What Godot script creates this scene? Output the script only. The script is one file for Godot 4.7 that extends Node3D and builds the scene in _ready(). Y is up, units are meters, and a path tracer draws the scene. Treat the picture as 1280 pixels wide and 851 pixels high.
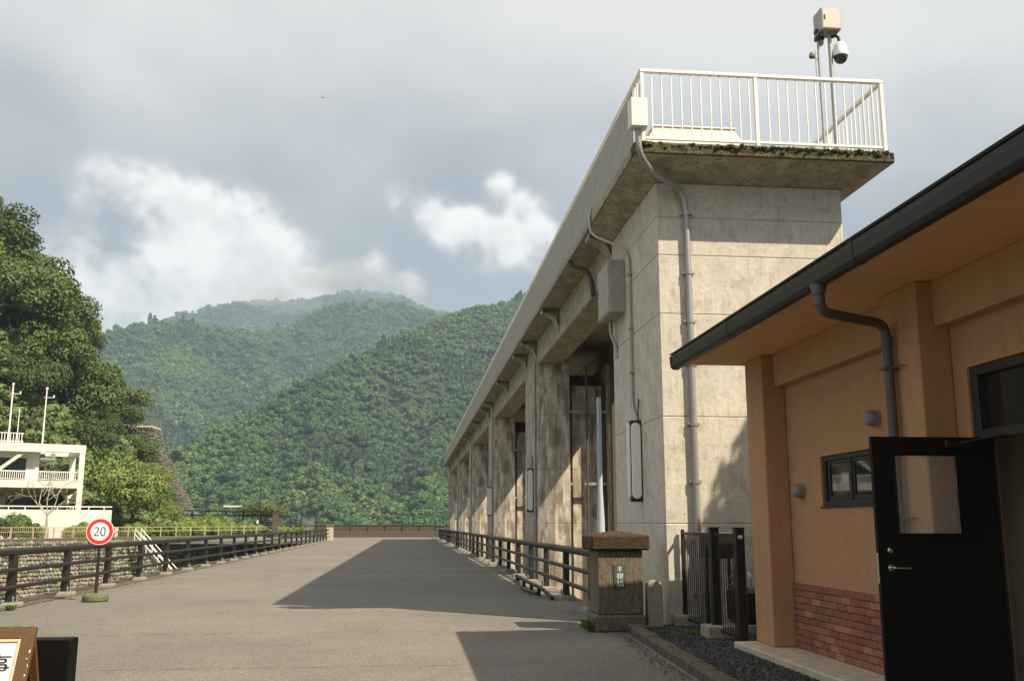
extends Node3D

# ---------------------------------------------------------------- mesh building
class Builder:
	var v := PackedVector3Array()
	var n := PackedVector3Array()
	var c := PackedColorArray()
	var idx := PackedInt32Array()
	var tint := Color(1, 1, 1)
	var tinted := false

	func vert(p: Vector3, nn: Vector3) -> int:
		v.append(p)
		n.append(nn)
		if tinted:
			c.append(tint)
		return v.size() - 1

	# a flat convex face; hint says which way it looks
	func face(pts: Array, hint: Vector3) -> void:
		var nn: Vector3 = (pts[2] - pts[0]).cross(pts[1] - pts[0])
		if nn.length_squared() < 1e-14 and pts.size() > 3:
			nn = (pts[3] - pts[0]).cross(pts[2] - pts[0])
		nn = nn.normalized()
		if nn.dot(hint) < 0.0:
			pts.reverse()
			nn = -nn
		var b := v.size()
		for p in pts:
			vert(p, nn)
		for i in range(1, pts.size() - 1):
			idx.append_array([b, b + i, b + i + 1])

	func tri(a: Vector3, b: Vector3, d: Vector3, nn: Vector3) -> void:
		var k := v.size()
		vert(a, nn); vert(b, nn); vert(d, nn)
		idx.append_array([k, k + 1, k + 2])

	func box(o: Vector3, size: Vector3, bevel := 0.0, turn := Basis.IDENTITY) -> void:
		var h := size * 0.5
		var b := minf(bevel, minf(h.x, minf(h.y, h.z)) * 0.49)
		for ax in 3:
			for s in [-1.0, 1.0]:
				var u := (ax + 1) % 3
				var w := (ax + 2) % 3
				var pts := []
				for q in [[-1, -1], [1, -1], [1, 1], [-1, 1]]:
					var p := Vector3()
					p[ax] = s * h[ax]
					p[u] = q[0] * (h[u] - b)
					p[w] = q[1] * (h[w] - b)
					pts.append(o + turn * p)
				var d := Vector3()
				d[ax] = s
				face(pts, turn * d)
		if b <= 0.0:
			return
		for ax in 3:
			var u := (ax + 1) % 3
			var w := (ax + 2) % 3
			for su in [-1.0, 1.0]:
				for sw in [-1.0, 1.0]:
					var pts := []
					for e in [[-1, 0], [1, 0], [1, 1], [-1, 1]]:
						var p := Vector3()
						p[ax] = e[0] * (h[ax] - b)
						p[u] = su * (h[u] - (0.0 if e[1] == 0 else b))
						p[w] = sw * (h[w] - (b if e[1] == 0 else 0.0))
						pts.append(o + turn * p)
					var d := Vector3()
					d[u] = su
					d[w] = sw
					face(pts, turn * d)
		for sx in [-1.0, 1.0]:
			for sy in [-1.0, 1.0]:
				for sz in [-1.0, 1.0]:
					var s := Vector3(sx, sy, sz)
					face([o + turn * (s * (h - Vector3(0, b, b))), o + turn * (s * (h - Vector3(b, 0, b))), o + turn * (s * (h - Vector3(b, b, 0)))], turn * s)

	# a plain bar with a square section between two points
	func bar(a: Vector3, b: Vector3, w: float, t: float, bevel := 0.0) -> void:
		var d := b - a
		var y := d.normalized()
		var x := (Vector3.UP if absf(y.y) < 0.9 else Vector3.BACK).cross(y).normalized()
		box((a + b) * 0.5, Vector3(w, d.length(), t), bevel, Basis(x, y, x.cross(y)))

	# a round pipe through points; radii is a number or one for each point
	func tube(pts: Array, radii, sides := 10, caps := true) -> void:
		var count := pts.size()
		var ref := Vector3.UP
		var first := v.size()
		for i in count:
			var d: Vector3 = (pts[mini(i + 1, count - 1)] - pts[maxi(i - 1, 0)]).normalized()
			if absf(d.dot(ref)) > 0.93:
				ref = Vector3.RIGHT if absf(d.x) < 0.9 else Vector3.BACK
			var x := ref.cross(d).normalized()
			var y := d.cross(x)
			ref = y
			var r: float = radii[i] if radii is Array else radii
			for k in sides:
				var a := TAU * k / sides
				var q := x * cos(a) + y * sin(a)
				vert(pts[i] + q * r, q)
		for i in count - 1:
			for k in sides:
				var a := first + i * sides + k
				var b := first + i * sides + (k + 1) % sides
				idx.append_array([a, a + sides, b, b, a + sides, b + sides])
		if caps:
			for e in [0, count - 1]:
				var ring := []
				for k in sides:
					ring.append(v[first + e * sides + k])
				face(ring, (pts[0] - pts[1]) if e == 0 else (pts[count - 1] - pts[count - 2]))

	# profile of (radius, height) turned about the y axis at o, then placed by turn
	func lathe(o: Vector3, profile: Array, sides := 24, turn := Basis.IDENTITY) -> void:
		for i in profile.size() - 1:
			var p: Vector2 = profile[i]
			var q: Vector2 = profile[i + 1]
			var out := Vector2(q.y - p.y, p.x - q.x).normalized()
			for k in sides:
				var a := TAU * k / sides
				var b := TAU * (k + 1) / sides
				var base := v.size()
				for e in [[a, p], [b, p], [b, q], [a, q]]:
					var dir := Vector3(cos(e[0]), 0, sin(e[0]))
					vert(o + turn * (dir * e[1].x + Vector3.UP * e[1].y), turn * (dir * out.x + Vector3.UP * out.y))
				idx.append_array([base, base + 1, base + 2, base, base + 2, base + 3])

	# a flat outline (in the plane of u and w through o) pushed along depth, edges eased by bevel
	func prism(outline: Array, o: Vector3, u: Vector3, w: Vector3, depth: Vector3, bevel := 0.0) -> void:
		var poly := PackedVector2Array(outline)
		if Geometry2D.is_polygon_clockwise(poly):
			poly.reverse()
		var inner := poly
		if bevel > 0.0:
			inner = PackedVector2Array()
			for i in poly.size():
				var e0 := (poly[i] - poly[i - 1]).normalized()
				var e1 := (poly[(i + 1) % poly.size()] - poly[i]).normalized()
				var m := (Vector2(-e0.y, e0.x) + Vector2(-e1.y, e1.x)).normalized()
				inner.append(poly[i] + m * bevel / maxf(0.4, m.dot(Vector2(-e0.y, e0.x))))
		var dn := depth.normalized()
		var tris := Geometry2D.triangulate_polygon(inner)
		for e in 2:
			var base := depth * e
			for t in range(0, tris.size(), 3):
				var pts := []
				for k in 3:
					var p: Vector2 = inner[tris[t + k]]
					pts.append(o + u * p.x + w * p.y + base)
				face(pts, dn * (1.0 if e else -1.0))
		for i in poly.size():
			var j := (i + 1) % poly.size()
			var p: Vector2 = poly[i]
			var q: Vector2 = poly[j]
			var side := Vector2(q.y - p.y, p.x - q.x)
			var hint := u * side.x + w * side.y
			var a := o + u * p.x + w * p.y
			var b := o + u * q.x + w * q.y
			face([a + dn * bevel, b + dn * bevel, b + depth - dn * bevel, a + depth - dn * bevel], hint)
			if bevel > 0.0:
				var a2 := o + u * inner[i].x + w * inner[i].y
				var b2 := o + u * inner[j].x + w * inner[j].y
				face([a2, b2, b + dn * bevel, a + dn * bevel], hint - dn)
				face([a2 + depth, b2 + depth, b + depth - dn * bevel, a + depth - dn * bevel], hint + dn)

	# a lumpy rounded stone
	func stone(o: Vector3, r: Vector3, turn: Basis, rng: RandomNumberGenerator, sides := 6) -> void:
		var rings := []
		for i in 3:
			var ring := []
			var f: float = [-0.55, 0.1, 0.7][i]
			for k in sides:
				var a := TAU * (k + 0.5 * (i % 2)) / sides
				var rr: float = [0.82, 1.0, 0.7][i] * rng.randf_range(0.82, 1.1)
				ring.append(o + turn * Vector3(cos(a) * rr * r.x, f * r.y, sin(a) * rr * r.z))
			rings.append(ring)
		for i in 2:
			for k in sides:
				var pts := [rings[i][k], rings[i][(k + 1) % sides], rings[i + 1][(k + 1) % sides]]
				face(pts, (pts[0] + pts[1]) * 0.5 - o)
				pts = [rings[i][k], rings[i + 1][(k + 1) % sides], rings[i + 1][k]]
				face(pts, (pts[0] + pts[1]) * 0.5 - o)
		face(rings[2].duplicate(), turn * Vector3.UP)

	func mesh(m: Material = null) -> ArrayMesh:
		var a := []
		a.resize(Mesh.ARRAY_MAX)
		a[Mesh.ARRAY_VERTEX] = v
		a[Mesh.ARRAY_NORMAL] = n
		a[Mesh.ARRAY_INDEX] = idx
		if tinted:
			a[Mesh.ARRAY_COLOR] = c
		var out := ArrayMesh.new()
		out.add_surface_from_arrays(Mesh.PRIMITIVE_TRIANGLES, a)
		if m:
			out.surface_set_material(0, m)
		return out

var used := {}
var M := {}

func numbered(called: String) -> String:
	used[called] = used.get(called, -1) + 1
	return called if used[called] == 0 else "%s_%03d" % [called, used[called]]

func tag(o: Node3D, label: String, category := "", group := "", kind := "") -> Node3D:
	if label: o.set_meta("label", label)
	if category: o.set_meta("category", category)
	if group: o.set_meta("group", group)
	if kind: o.set_meta("kind", kind)
	return o

func thing(called: String, label: String, category: String, at := Vector3.ZERO, turn := 0.0, group := "") -> Node3D:
	var o := Node3D.new()
	o.name = numbered(called)
	add_child(o)
	o.position = at
	o.rotation.y = turn
	return tag(o, label, category, group)

func put(parent: Node3D, called: String, me: Mesh, m: Material, at := Vector3.ZERO, turn := Basis.IDENTITY) -> MeshInstance3D:
	var o := MeshInstance3D.new()
	o.name = numbered(called) if parent == self else called
	o.mesh = me
	if m:
		o.material_override = m
	o.transform = Transform3D(turn, at)
	parent.add_child(o, true)
	return o

func structure(called: String, me: Mesh, m: Material, at := Vector3.ZERO) -> MeshInstance3D:
	var o := put(self, called, me, m, at)
	o.set_meta("kind", "structure")
	return o

func copy(o: Node3D, at: Vector3, label := "", turn := 0.0) -> Node3D:
	var base := o.name.rstrip("0123456789").trim_suffix("_")
	var r := o.duplicate()
	r.name = numbered(base)
	add_child(r)
	r.position = at
	r.rotation.y = turn
	if label: r.set_meta("label", label)
	return r

func box_mesh(size: Vector3, bevel := 0.0) -> ArrayMesh:
	var b := Builder.new()
	b.box(Vector3.ZERO, size, bevel)
	return b.mesh()

# box between two corners, straight into a part
func slab(parent: Node3D, called: String, lo: Vector3, hi: Vector3, m: Material, bevel := 0.0) -> MeshInstance3D:
	return put(parent, called, box_mesh((hi - lo).abs(), bevel), m, (lo + hi) * 0.5)

func tube_part(parent: Node3D, called: String, pts: Array, r, m: Material, sides := 10) -> MeshInstance3D:
	var b := Builder.new()
	b.tube(pts, r, sides)
	return put(parent, called, b.mesh(), m)

# rounds the corners of a pipe run
func bend(pts: Array, r: float, steps := 5) -> Array:
	var out := [pts[0]]
	for i in range(1, pts.size() - 1):
		var p: Vector3 = pts[i]
		var a: Vector3 = (pts[i - 1] - p)
		var b: Vector3 = (pts[i + 1] - p)
		var ra := p + a.normalized() * minf(r, a.length() * 0.48)
		var rb := p + b.normalized() * minf(r, b.length() * 0.48)
		for k in steps + 1:
			var t := float(k) / steps
			out.append(ra.lerp(p, t).lerp(p.lerp(rb, t), t))
	out.append(pts[-1])
	return out

# ---------------------------------------------------------------- materials
func lin(r: float, g: float, b: float) -> Color:
	return Color(r, g, b).linear_to_srgb()

func noise_bytes(seed_: int, freq: float, w: int, h: int, octaves := 5, kind := FastNoiseLite.TYPE_SIMPLEX_SMOOTH) -> PackedByteArray:
	var f := FastNoiseLite.new()
	f.seed = seed_
	f.noise_type = kind
	f.frequency = freq
	f.fractal_octaves = octaves
	var im := f.get_seamless_image(w, h, false, false, 0.15)
	im.convert(Image.FORMAT_L8)
	return im.get_data()

# vertical streaks: noise stretched along v
func streak_bytes(seed_: int, freq: float, w: int, h: int, squeeze: int) -> PackedByteArray:
	var f := FastNoiseLite.new()
	f.seed = seed_
	f.frequency = freq
	f.fractal_octaves = 4
	var im := f.get_seamless_image(w, h / squeeze, false, false, 0.15)
	im.convert(Image.FORMAT_L8)
	im.resize(w, h, Image.INTERPOLATE_CUBIC)
	return im.get_data()

# colours mixed by several layers: base runs c0 -> c1 with layer 0; each further layer pulls towards its colour past a threshold
func mottled(size: int, c0: Color, c1: Color, layers: Array, over: Array, grain := 0.06, seed_ := 1) -> ImageTexture:
	var out := PackedByteArray()
	out.resize(size * size * 3)
	var rng := RandomNumberGenerator.new()
	rng.seed = seed_
	var l0: PackedByteArray = layers[0]
	var l1: PackedByteArray = layers[1] if layers.size() > 1 else layers[0]
	for i in size * size:
		var t := (l0[i] * 0.6 + l1[i] * 0.4) / 255.0
		t = clampf((t - 0.5) * 1.7 + 0.5, 0.0, 1.0)
		var r := lerpf(c0.r, c1.r, t)
		var g := lerpf(c0.g, c1.g, t)
		var b := lerpf(c0.b, c1.b, t)
		for o in over:
			var s: float = clampf((o[0][i] / 255.0 - o[1]) * o[2], 0.0, o[4])
			if s > 0.0:
				r += (o[3].r - r) * s
				g += (o[3].g - g) * s
				b += (o[3].b - b) * s
		var k := 1.0 + (rng.randf() - 0.5) * grain * 2.0
		out[i * 3] = clampi(int(r * k * 255.0), 0, 255)
		out[i * 3 + 1] = clampi(int(g * k * 255.0), 0, 255)
		out[i * 3 + 2] = clampi(int(b * k * 255.0), 0, 255)
	return ImageTexture.create_from_image(Image.create_from_data(size, size, false, Image.FORMAT_RGB8, out))

func grey_texture(bytes: PackedByteArray, size: int) -> ImageTexture:
	return ImageTexture.create_from_image(Image.create_from_data(size, size, false, Image.FORMAT_L8, bytes))

func plain(color: Color, rough := 0.7, metal := 0.0) -> StandardMaterial3D:
	var m := StandardMaterial3D.new()
	m.albedo_color = color
	m.roughness = rough
	m.metallic = metal
	return m

func textured(tex: Texture2D, metres: float, rough := 0.85, bump: Texture2D = null, relief := 0.0, tint := Color.WHITE, local := false) -> StandardMaterial3D:
	var m := plain(tint, rough)
	m.albedo_texture = tex
	m.uv1_triplanar = true
	m.uv1_world_triplanar = not local
	m.uv1_triplanar_sharpness = 8.0
	m.uv1_scale = Vector3.ONE / metres
	if bump:
		m.heightmap_enabled = true
		m.heightmap_texture = bump
		m.heightmap_scale = relief
	return m

# ---------------------------------------------------------------- the scene
func _ready() -> void:
	# camera: eye 1.55 m above the road, looking a little up and to the right of the road's line
	var cam := Camera3D.new()
	cam.position = Vector3(0, 1.55, 0)
	cam.rotation_degrees = Vector3(10.697, -5.956, 0)
	cam.fov = 38.6
	cam.near = 0.1
	cam.far = 9000.0
	add_child(cam)
	cam.current = true
	# sky and haze
	var env := Environment.new()
	env.background_mode = Environment.BG_SKY
	var sky := Sky.new()
	var pano := PanoramaSkyMaterial.new()
	pano.panorama = sky_texture()
	sky.sky_material = pano
	env.sky = sky
	env.background_energy_multiplier = 0.485
	env.tonemap_mode = Environment.TONE_MAPPER_LINEAR
	env.tonemap_exposure = 1.86
	env.fog_enabled = true
	env.fog_density = 0.00026
	env.fog_light_color = lin(0.56, 0.76, 1.0)
	env.volumetric_fog_enabled = true   # only for the banks of mist on the far ridge
	env.volumetric_fog_density = 0.0
	env.sdfgi_enabled = true
	env.ssao_enabled = true
	env.ssil_enabled = true
	var around := WorldEnvironment.new()
	around.environment = env
	add_child(around)
	# the sun: high behind the camera's right shoulder
	var sun := DirectionalLight3D.new()
	sun.name = "sun"
	sun.light_color = Color(1.0, 0.94, 0.84)
	sun.light_energy = 1.6
	sun.light_angular_distance = 0.5
	sun.shadow_enabled = true
	sun.basis = Basis.looking_at(Vector3(-0.71, -1.0, -0.67))
	add_child(sun)

	make_materials()
	print("materials ", Time.get_ticks_msec())
	build_ground()
	build_mountains()
	print("mountains ", Time.get_ticks_msec())
	build_gate_bridge()
	build_rails()
	build_house()
	build_hillside()
	print("hillside ", Time.get_ticks_msec())
	build_park()
	build_small_things()
	print("done ", Time.get_ticks_msec())

# ---------------------------------------------------------------- sky
func sky_texture() -> ImageTexture:
	var w := 2400
	var h := 1200
	var wisps := FastNoiseLite.new()
	wisps.seed = 11
	wisps.frequency = 1.15
	wisps.fractal_octaves = 6
	var lumps := FastNoiseLite.new()
	lumps.seed = 5
	lumps.frequency = 5.0
	lumps.fractal_octaves = 6
	lumps.fractal_gain = 0.55
	# cumulus: azimuth and height in degrees, half width, half height, strength
	var heaps := [
		[-17.2, 18.5, 2.2, 1.2, 0.8], [-14.2, 17.8, 2.6, 1.6, 1.05], [-11.2, 16.9, 2.6, 1.6, 1.15], [-8.8, 15.4, 2.2, 1.6, 1.2], [-11.5, 14.2, 3.4, 2.1, 1.2], [-6.6, 13.6, 1.9, 1.4, 1.05], [-16.0, 13.2, 4.2, 2.4, 0.95], [-19.0, 11.6, 3.6, 2.0, 0.95],
		[-0.8, 19.1, 0.9, 0.6, 0.9], [0.8, 18.4, 1.3, 0.8, 1.0], [2.8, 17.6, 1.5, 0.9, 1.1], [5.0, 17.0, 1.8, 1.0, 1.2], [7.4, 17.3, 1.5, 1.1, 1.0], [5.2, 19.9, 0.9, 0.6, 0.75], [6.6, 18.7, 1.1, 0.8, 0.8],
		[-2.4, 14.9, 0.9, 0.9, 0.62], [-0.2, 14.0, 0.9, 0.8, 0.5], [-4.0, 12.6, 2.0, 0.9, 0.6],
	]
	var rng := RandomNumberGenerator.new()
	rng.seed = 21
	for i in 34:   # the same kind of clouds all the way round
		var az := 48.0 + 270.0 * (i + rng.randf()) / 34.0
		var hi := rng.randf_range(11.0, 24.0)
		for k in 4:
			heaps.append([az + rng.randf_range(-4.0, 4.0), hi + rng.randf_range(-1.6, 1.2), rng.randf_range(1.6, 3.4), rng.randf_range(1.0, 2.0), rng.randf_range(0.6, 1.0)])
	var cells := []   # heaps by 10 degree sector, so that each point asks only its neighbours
	for i in 36:
		cells.append([])
	for p in heaps:
		for d in [-1, 0, 1]:
			cells[posmod(int(floor(p[0] / 10.0)) + d, 36)].append(p)
	var out := PackedFloat32Array()
	out.resize(w * h * 3)
	for j in h:
		var up := (0.5 - (j + 0.5) / h) * PI
		var el := rad_to_deg(up)
		for i in w:
			var at := (j * w + i) * 3
			var az := wrapf((i + 0.5) / w * TAU, -PI, PI)   # the first column looks along -z
			if up < -0.02:
				out[at] = 0.33; out[at + 1] = 0.35; out[at + 2] = 0.33
				continue
			var dir := Vector3(sin(az) * cos(up), sin(up), -cos(az) * cos(up))
			var flat := dir / (dir.y + 0.55)   # a high veil, seen flatter towards the horizon
			var a := wisps.get_noise_3d(flat.x * 1.5, flat.z * 1.5, 3.0 + dir.y) * 0.5 + 0.5
			var t := clampf((a - 0.5) * 1.3 + 0.52 + (el - 21.5) * 0.06, 0.0, 1.0)
			t = t * t * (3.0 - 2.0 * t)
			var c := Vector3(0.425, 0.465, 0.520).lerp(Vector3(1.02, 0.985, 0.95), t)
			if el < 14.0:
				c = c.lerp(Vector3(0.56, 0.60, 0.63), clampf((14.0 - el) / 14.0, 0.0, 1.0) * 0.7)
			if el < 34.0:
				var deg := rad_to_deg(az)
				var near: Array = cells[posmod(int(floor(deg / 10.0)), 36)]
				if near.size():
					var n1 := lumps.get_noise_3dv(dir * 1.6)
					var n2 := lumps.get_noise_3dv(dir * 4.2 + Vector3(7, 3, 1))
					var n3 := lumps.get_noise_3dv(dir * 11.0 + Vector3(2, 9, 4))
					var s := 0.0
					var top := 0.0
					for p in near:
						var dx: float = wrapf(deg - p[0], -180.0, 180.0) / p[2]
						var dy: float = (el - p[1]) / (p[3] * (1.0 if el > p[1] else 1.7))
						var q: float = p[4] * exp(-(dx * dx + dy * dy) * 0.8)
						s += q * q * q
						top += q * q * q * dy
					top /= maxf(s, 0.01)
					s = pow(s, 0.3333)
					s += (n1 * 0.75 + n2 * 0.62 + n3 * 0.34) * smoothstep(0.02, 0.6, s)
					var soft := clampf(smoothstep(0.04, 1.0, s), 0.0, 1.0)
					if soft > 0.0:
						var bright := clampf(0.66 + n2 * 0.6 + n1 * 0.35 + n3 * 0.25 + clampf(top, -0.5, 0.5) * 0.3, 0.0, 1.0)
						c = c.lerp(Vector3(0.86, 0.85, 0.845).lerp(Vector3(1.42, 1.37, 1.31), bright), soft * 0.96)
			out[at] = c.x; out[at + 1] = c.y; out[at + 2] = c.z
	return ImageTexture.create_from_image(Image.create_from_data(w, h, false, Image.FORMAT_RGBF, out.to_byte_array()))

# ---------------------------------------------------------------- materials
func make_materials() -> void:
	var s := 1024
	var n1 := noise_bytes(3, 0.006, s, s, 6)
	var n2 := noise_bytes(8, 0.03, s, s, 5)
	var n3 := noise_bytes(15, 0.012, s, s, 5)
	var fine := noise_bytes(31, 0.16, s, s, 3)
	var st1 := streak_bytes(4, 0.045, s, s, 8)
	var st2 := streak_bytes(9, 0.012, s, s, 4)
	var st3 := streak_bytes(19, 0.016, s, s, 6)
	var rng := RandomNumberGenerator.new()
	rng.seed = 77
	# relief of cast concrete: board marks and small pits
	var boards := PackedByteArray()
	boards.resize(s * s)
	var line := PackedFloat32Array()
	line.resize(s)
	var x := 0.0
	while x < s - 20:
		x += rng.randf_range(26.0, 74.0)
		for d in range(-1, 2):
			if int(x) + d < s:
				line[int(x) + d] = 0.9 if d == 0 else 0.35
	var pit := PackedByteArray()
	pit.resize(s * s)
	for k in 500:
		var cx := rng.randi_range(4, s - 5)
		var cy := rng.randi_range(4, s - 5)
		var r := rng.randi_range(1, 3)
		for dy in range(-r, r + 1):
			for dx in range(-r, r + 1):
				if dx * dx + dy * dy <= r * r:
					pit[(cy + dy) * s + cx + dx] = 200
	for j in s:
		for i in s:
			var at := j * s + i
			boards[at] = clampi(int(150.0 + (n2[at] - 128) * 0.35 + (fine[at] - 128) * 0.25 - line[i] * clampf((n3[at] - 100) / 60.0, 0.0, 1.0) * 70.0 - pit[at] * 0.35), 0, 255)
	var relief := grey_texture(boards, s)
	var fine_tex := grey_texture(fine, s)
	var n2_tex := grey_texture(n2, s)
	# concrete: warm pale grey with rain streaks, brown stains, dark mould
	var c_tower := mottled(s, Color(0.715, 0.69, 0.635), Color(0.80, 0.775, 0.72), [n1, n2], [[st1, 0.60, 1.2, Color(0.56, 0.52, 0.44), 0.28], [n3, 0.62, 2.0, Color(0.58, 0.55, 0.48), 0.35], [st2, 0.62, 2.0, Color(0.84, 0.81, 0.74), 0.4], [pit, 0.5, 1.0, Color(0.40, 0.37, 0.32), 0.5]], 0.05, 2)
	var c_pier := mottled(s, Color(0.58, 0.545, 0.48), Color(0.77, 0.735, 0.67), [n1, st3], [[st2, 0.50, 3.0, Color(0.40, 0.35, 0.285), 0.55], [st1, 0.60, 1.2, Color(0.42, 0.37, 0.31), 0.28], [n3, 0.62, 2.0, Color(0.50, 0.45, 0.38), 0.4], [st3, 0.58, 3.0, Color(0.83, 0.80, 0.73), 0.6], [pit, 0.5, 1.0, Color(0.30, 0.26, 0.21), 0.5]], 0.05, 3)  # rain streaks, made heavier to stand in for shade in the bays
	var c_soffit := mottled(s, Color(0.55, 0.515, 0.455), Color(0.73, 0.695, 0.63), [n1, n3], [[n2, 0.60, 3.0, Color(0.40, 0.35, 0.29), 0.6], [n3, 0.66, 3.0, Color(0.66, 0.62, 0.55), 0.5]], 0.05, 4)  # mould patches; base kept a touch darker to paint in underdeck shade
	var c_moss := mottled(s, Color(0.27, 0.25, 0.17), Color(0.46, 0.41, 0.32), [n2, n3], [[n1, 0.50, 6.0, Color(0.20, 0.22, 0.09), 0.85], [fine, 0.62, 5.0, Color(0.56, 0.52, 0.43), 0.6]], 0.12, 5)
	var c_old := mottled(s, Color(0.355, 0.33, 0.285), Color(0.495, 0.46, 0.405), [n2, st2], [[st1, 0.50, 2.8, Color(0.30, 0.245, 0.17), 0.6], [n3, 0.60, 4.0, Color(0.36, 0.30, 0.17), 0.5]], 0.08, 6)
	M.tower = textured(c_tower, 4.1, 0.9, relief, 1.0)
	M.pier = textured(c_pier, 4.1, 0.92, relief, 1.0)
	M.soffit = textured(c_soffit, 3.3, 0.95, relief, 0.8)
	M.mossy = textured(c_moss, 1.1, 1.0, n2_tex, 3.0)
	M.old_stone = textured(c_old, 1.3, 0.95, fine_tex, 0.5)
	M.old_cap = textured(c_old, 1.0, 1.0, n2_tex, 1.0, Color(0.62, 0.55, 0.46))
	M.block = textured(c_tower, 1.7, 0.95, fine_tex, 0.5, Color(0.78, 0.77, 0.74))
	M.step = textured(c_tower, 2.3, 0.9, fine_tex, 0.25, Color(0.96, 0.93, 0.88))
	M.kerb = textured(c_old, 1.9, 0.95, fine_tex, 0.4, Color(0.86, 0.86, 0.86))
	# asphalt: grey-brown, pale aggregate, faint patches and dark spots
	var agg := noise_bytes(51, 0.33, s, s, 2, FastNoiseLite.TYPE_VALUE)
	var c_road := mottled(s, Color(0.422, 0.408, 0.38), Color(0.462, 0.445, 0.41), [n1, fine], [[agg, 0.60, 6.0, Color(0.70, 0.67, 0.61), 0.65], [fine, 0.58, 5.0, Color(0.33, 0.315, 0.29), 0.55], [n2, 0.68, 4.0, Color(0.42, 0.40, 0.37), 0.35]], 0.20, 7)
	M.asphalt = textured(c_road, 3.7, 0.93, grey_texture(agg, s), 0.35)
	var wear := mottled(512, Color(0.90, 0.90, 0.90), Color(1, 1, 1), [noise_bytes(66, 0.008, 512, 512, 4), noise_bytes(67, 0.02, 512, 512, 4)], [], 0.02, 8)
	M.asphalt.detail_enabled = true
	M.asphalt.detail_albedo = wear
	M.asphalt.detail_blend_mode = BaseMaterial3D.BLEND_MODE_MUL
	M.asphalt.detail_uv_layer = BaseMaterial3D.DETAIL_UV_2
	M.asphalt.uv2_triplanar = true
	M.asphalt.uv2_world_triplanar = true
	M.asphalt.uv2_scale = Vector3.ONE / 23.0
	M.seam_dark = plain(lin(0.055, 0.05, 0.045), 0.95)
	M.seam_pale = textured(c_tower, 1.2, 0.95, null, 0.0, Color(0.92, 0.92, 0.9))
	M.gravel = plain(lin(1, 1, 1), 0.95)
	M.gravel.vertex_color_use_as_albedo = true
	M.dirt = textured(mottled(512, Color(0.20, 0.19, 0.175), Color(0.30, 0.285, 0.26), [noise_bytes(81, 0.06, 512, 512), noise_bytes(82, 0.2, 512, 512)], [], 0.25, 9), 1.5, 1.0)
	# render of the house
	var worn := noise_bytes(47, 0.05, 512, 512, 5)
	var n512 := noise_bytes(41, 0.01, 512, 512, 5)
	var g512 := noise_bytes(42, 0.22, 512, 512, 3)
	M.stucco = textured(mottled(512, Color(0.675, 0.51, 0.37), Color(0.71, 0.54, 0.395), [n512, g512], [[streak_bytes(62, 0.03, 512, 512, 8), 0.62, 1.6, Color(0.60, 0.455, 0.335), 0.22], [worn, 0.66, 3.0, Color(0.77, 0.61, 0.46), 0.3]], 0.035, 10), 1.6, 0.92, grey_texture(g512, 512), 0.22)
	M.soffit_board = textured(mottled(512, Color(0.82, 0.64, 0.44), Color(0.85, 0.67, 0.47), [n512, n512], [], 0.02, 11), 2.0, 0.8)
	M.bricks = []
	for c in [Color(0.55, 0.345, 0.27), Color(0.60, 0.385, 0.29), Color(0.50, 0.31, 0.245), Color(0.66, 0.455, 0.335)]:
		M.bricks.append(textured(mottled(256, c * 0.9, c * 1.08, [noise_bytes(43, 0.05, 256, 256), noise_bytes(44, 0.2, 256, 256)], [], 0.08, 12), 0.5, 0.85, grey_texture(g512, 512), 0.15))
	M.mortar = plain(lin(0.12, 0.065, 0.045), 0.95)
	M.inside = textured(mottled(256, Color(0.83, 0.80, 0.72), Color(0.88, 0.85, 0.77), [noise_bytes(45, 0.02, 256, 256), noise_bytes(46, 0.1, 256, 256)], [], 0.03, 13), 2.2, 0.9)
	# metals and paint
	M.brown_metal = textured(mottled(512, Color(0.115, 0.094, 0.084), Color(0.15, 0.125, 0.11), [worn, g512], [[worn, 0.70, 4.0, Color(0.25, 0.215, 0.19), 0.5]], 0.06, 14), 0.8, 0.5)
	M.black_metal = textured(mottled(512, Color(0.085, 0.075, 0.07), Color(0.12, 0.11, 0.10), [worn, g512], [], 0.05, 15), 0.8, 0.5)
	M.door = plain(lin(0.008, 0.0076, 0.0072), 0.6)
	M.door.metallic_specular = 0.3
	M.gutter = textured(mottled(512, Color(0.12, 0.115, 0.11), Color(0.165, 0.155, 0.15), [worn, g512], [], 0.05, 16), 1.0, 0.55)
	M.downpipe = plain(lin(0.085, 0.072, 0.062), 0.55)
	M.white = textured(mottled(512, Color(0.86, 0.85, 0.82), Color(0.92, 0.91, 0.89), [worn, g512], [[worn, 0.70, 6.0, Color(0.62, 0.58, 0.50), 0.45]], 0.02, 17), 1.3, 0.5)
	M.panel = textured(mottled(512, Color(0.58, 0.565, 0.53), Color(0.67, 0.65, 0.615), [worn, n512], [[worn, 0.66, 5.0, Color(0.47, 0.43, 0.37), 0.5]], 0.03, 18), 2.1, 0.6)
	M.galvanised = textured(mottled(512, Color(0.56, 0.56, 0.55), Color(0.69, 0.69, 0.675), [worn, g512], [], 0.05, 19), 0.6, 0.42)
	M.galvanised.metallic = 0.55
	M.steel = plain(lin(0.55, 0.55, 0.54), 0.25, 1.0)
	M.blue_grey = plain(lin(0.42, 0.47, 0.48), 0.5)
	M.cabinet = plain(lin(0.30, 0.28, 0.25), 0.38, 0.6)
	M.rust = plain(lin(0.09, 0.065, 0.05), 0.8)
	M.lens = plain(lin(0.78, 0.77, 0.73), 0.28)
	M.dark_frame = plain(lin(0.022, 0.021, 0.018), 0.5)
	M.glass = plain(Color(0.80, 0.84, 0.82, 0.10), 0.02)
	M.glass.transparency = BaseMaterial3D.TRANSPARENCY_ALPHA
	M.dark_glass = plain(lin(0.012, 0.014, 0.014), 0.03)
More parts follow.
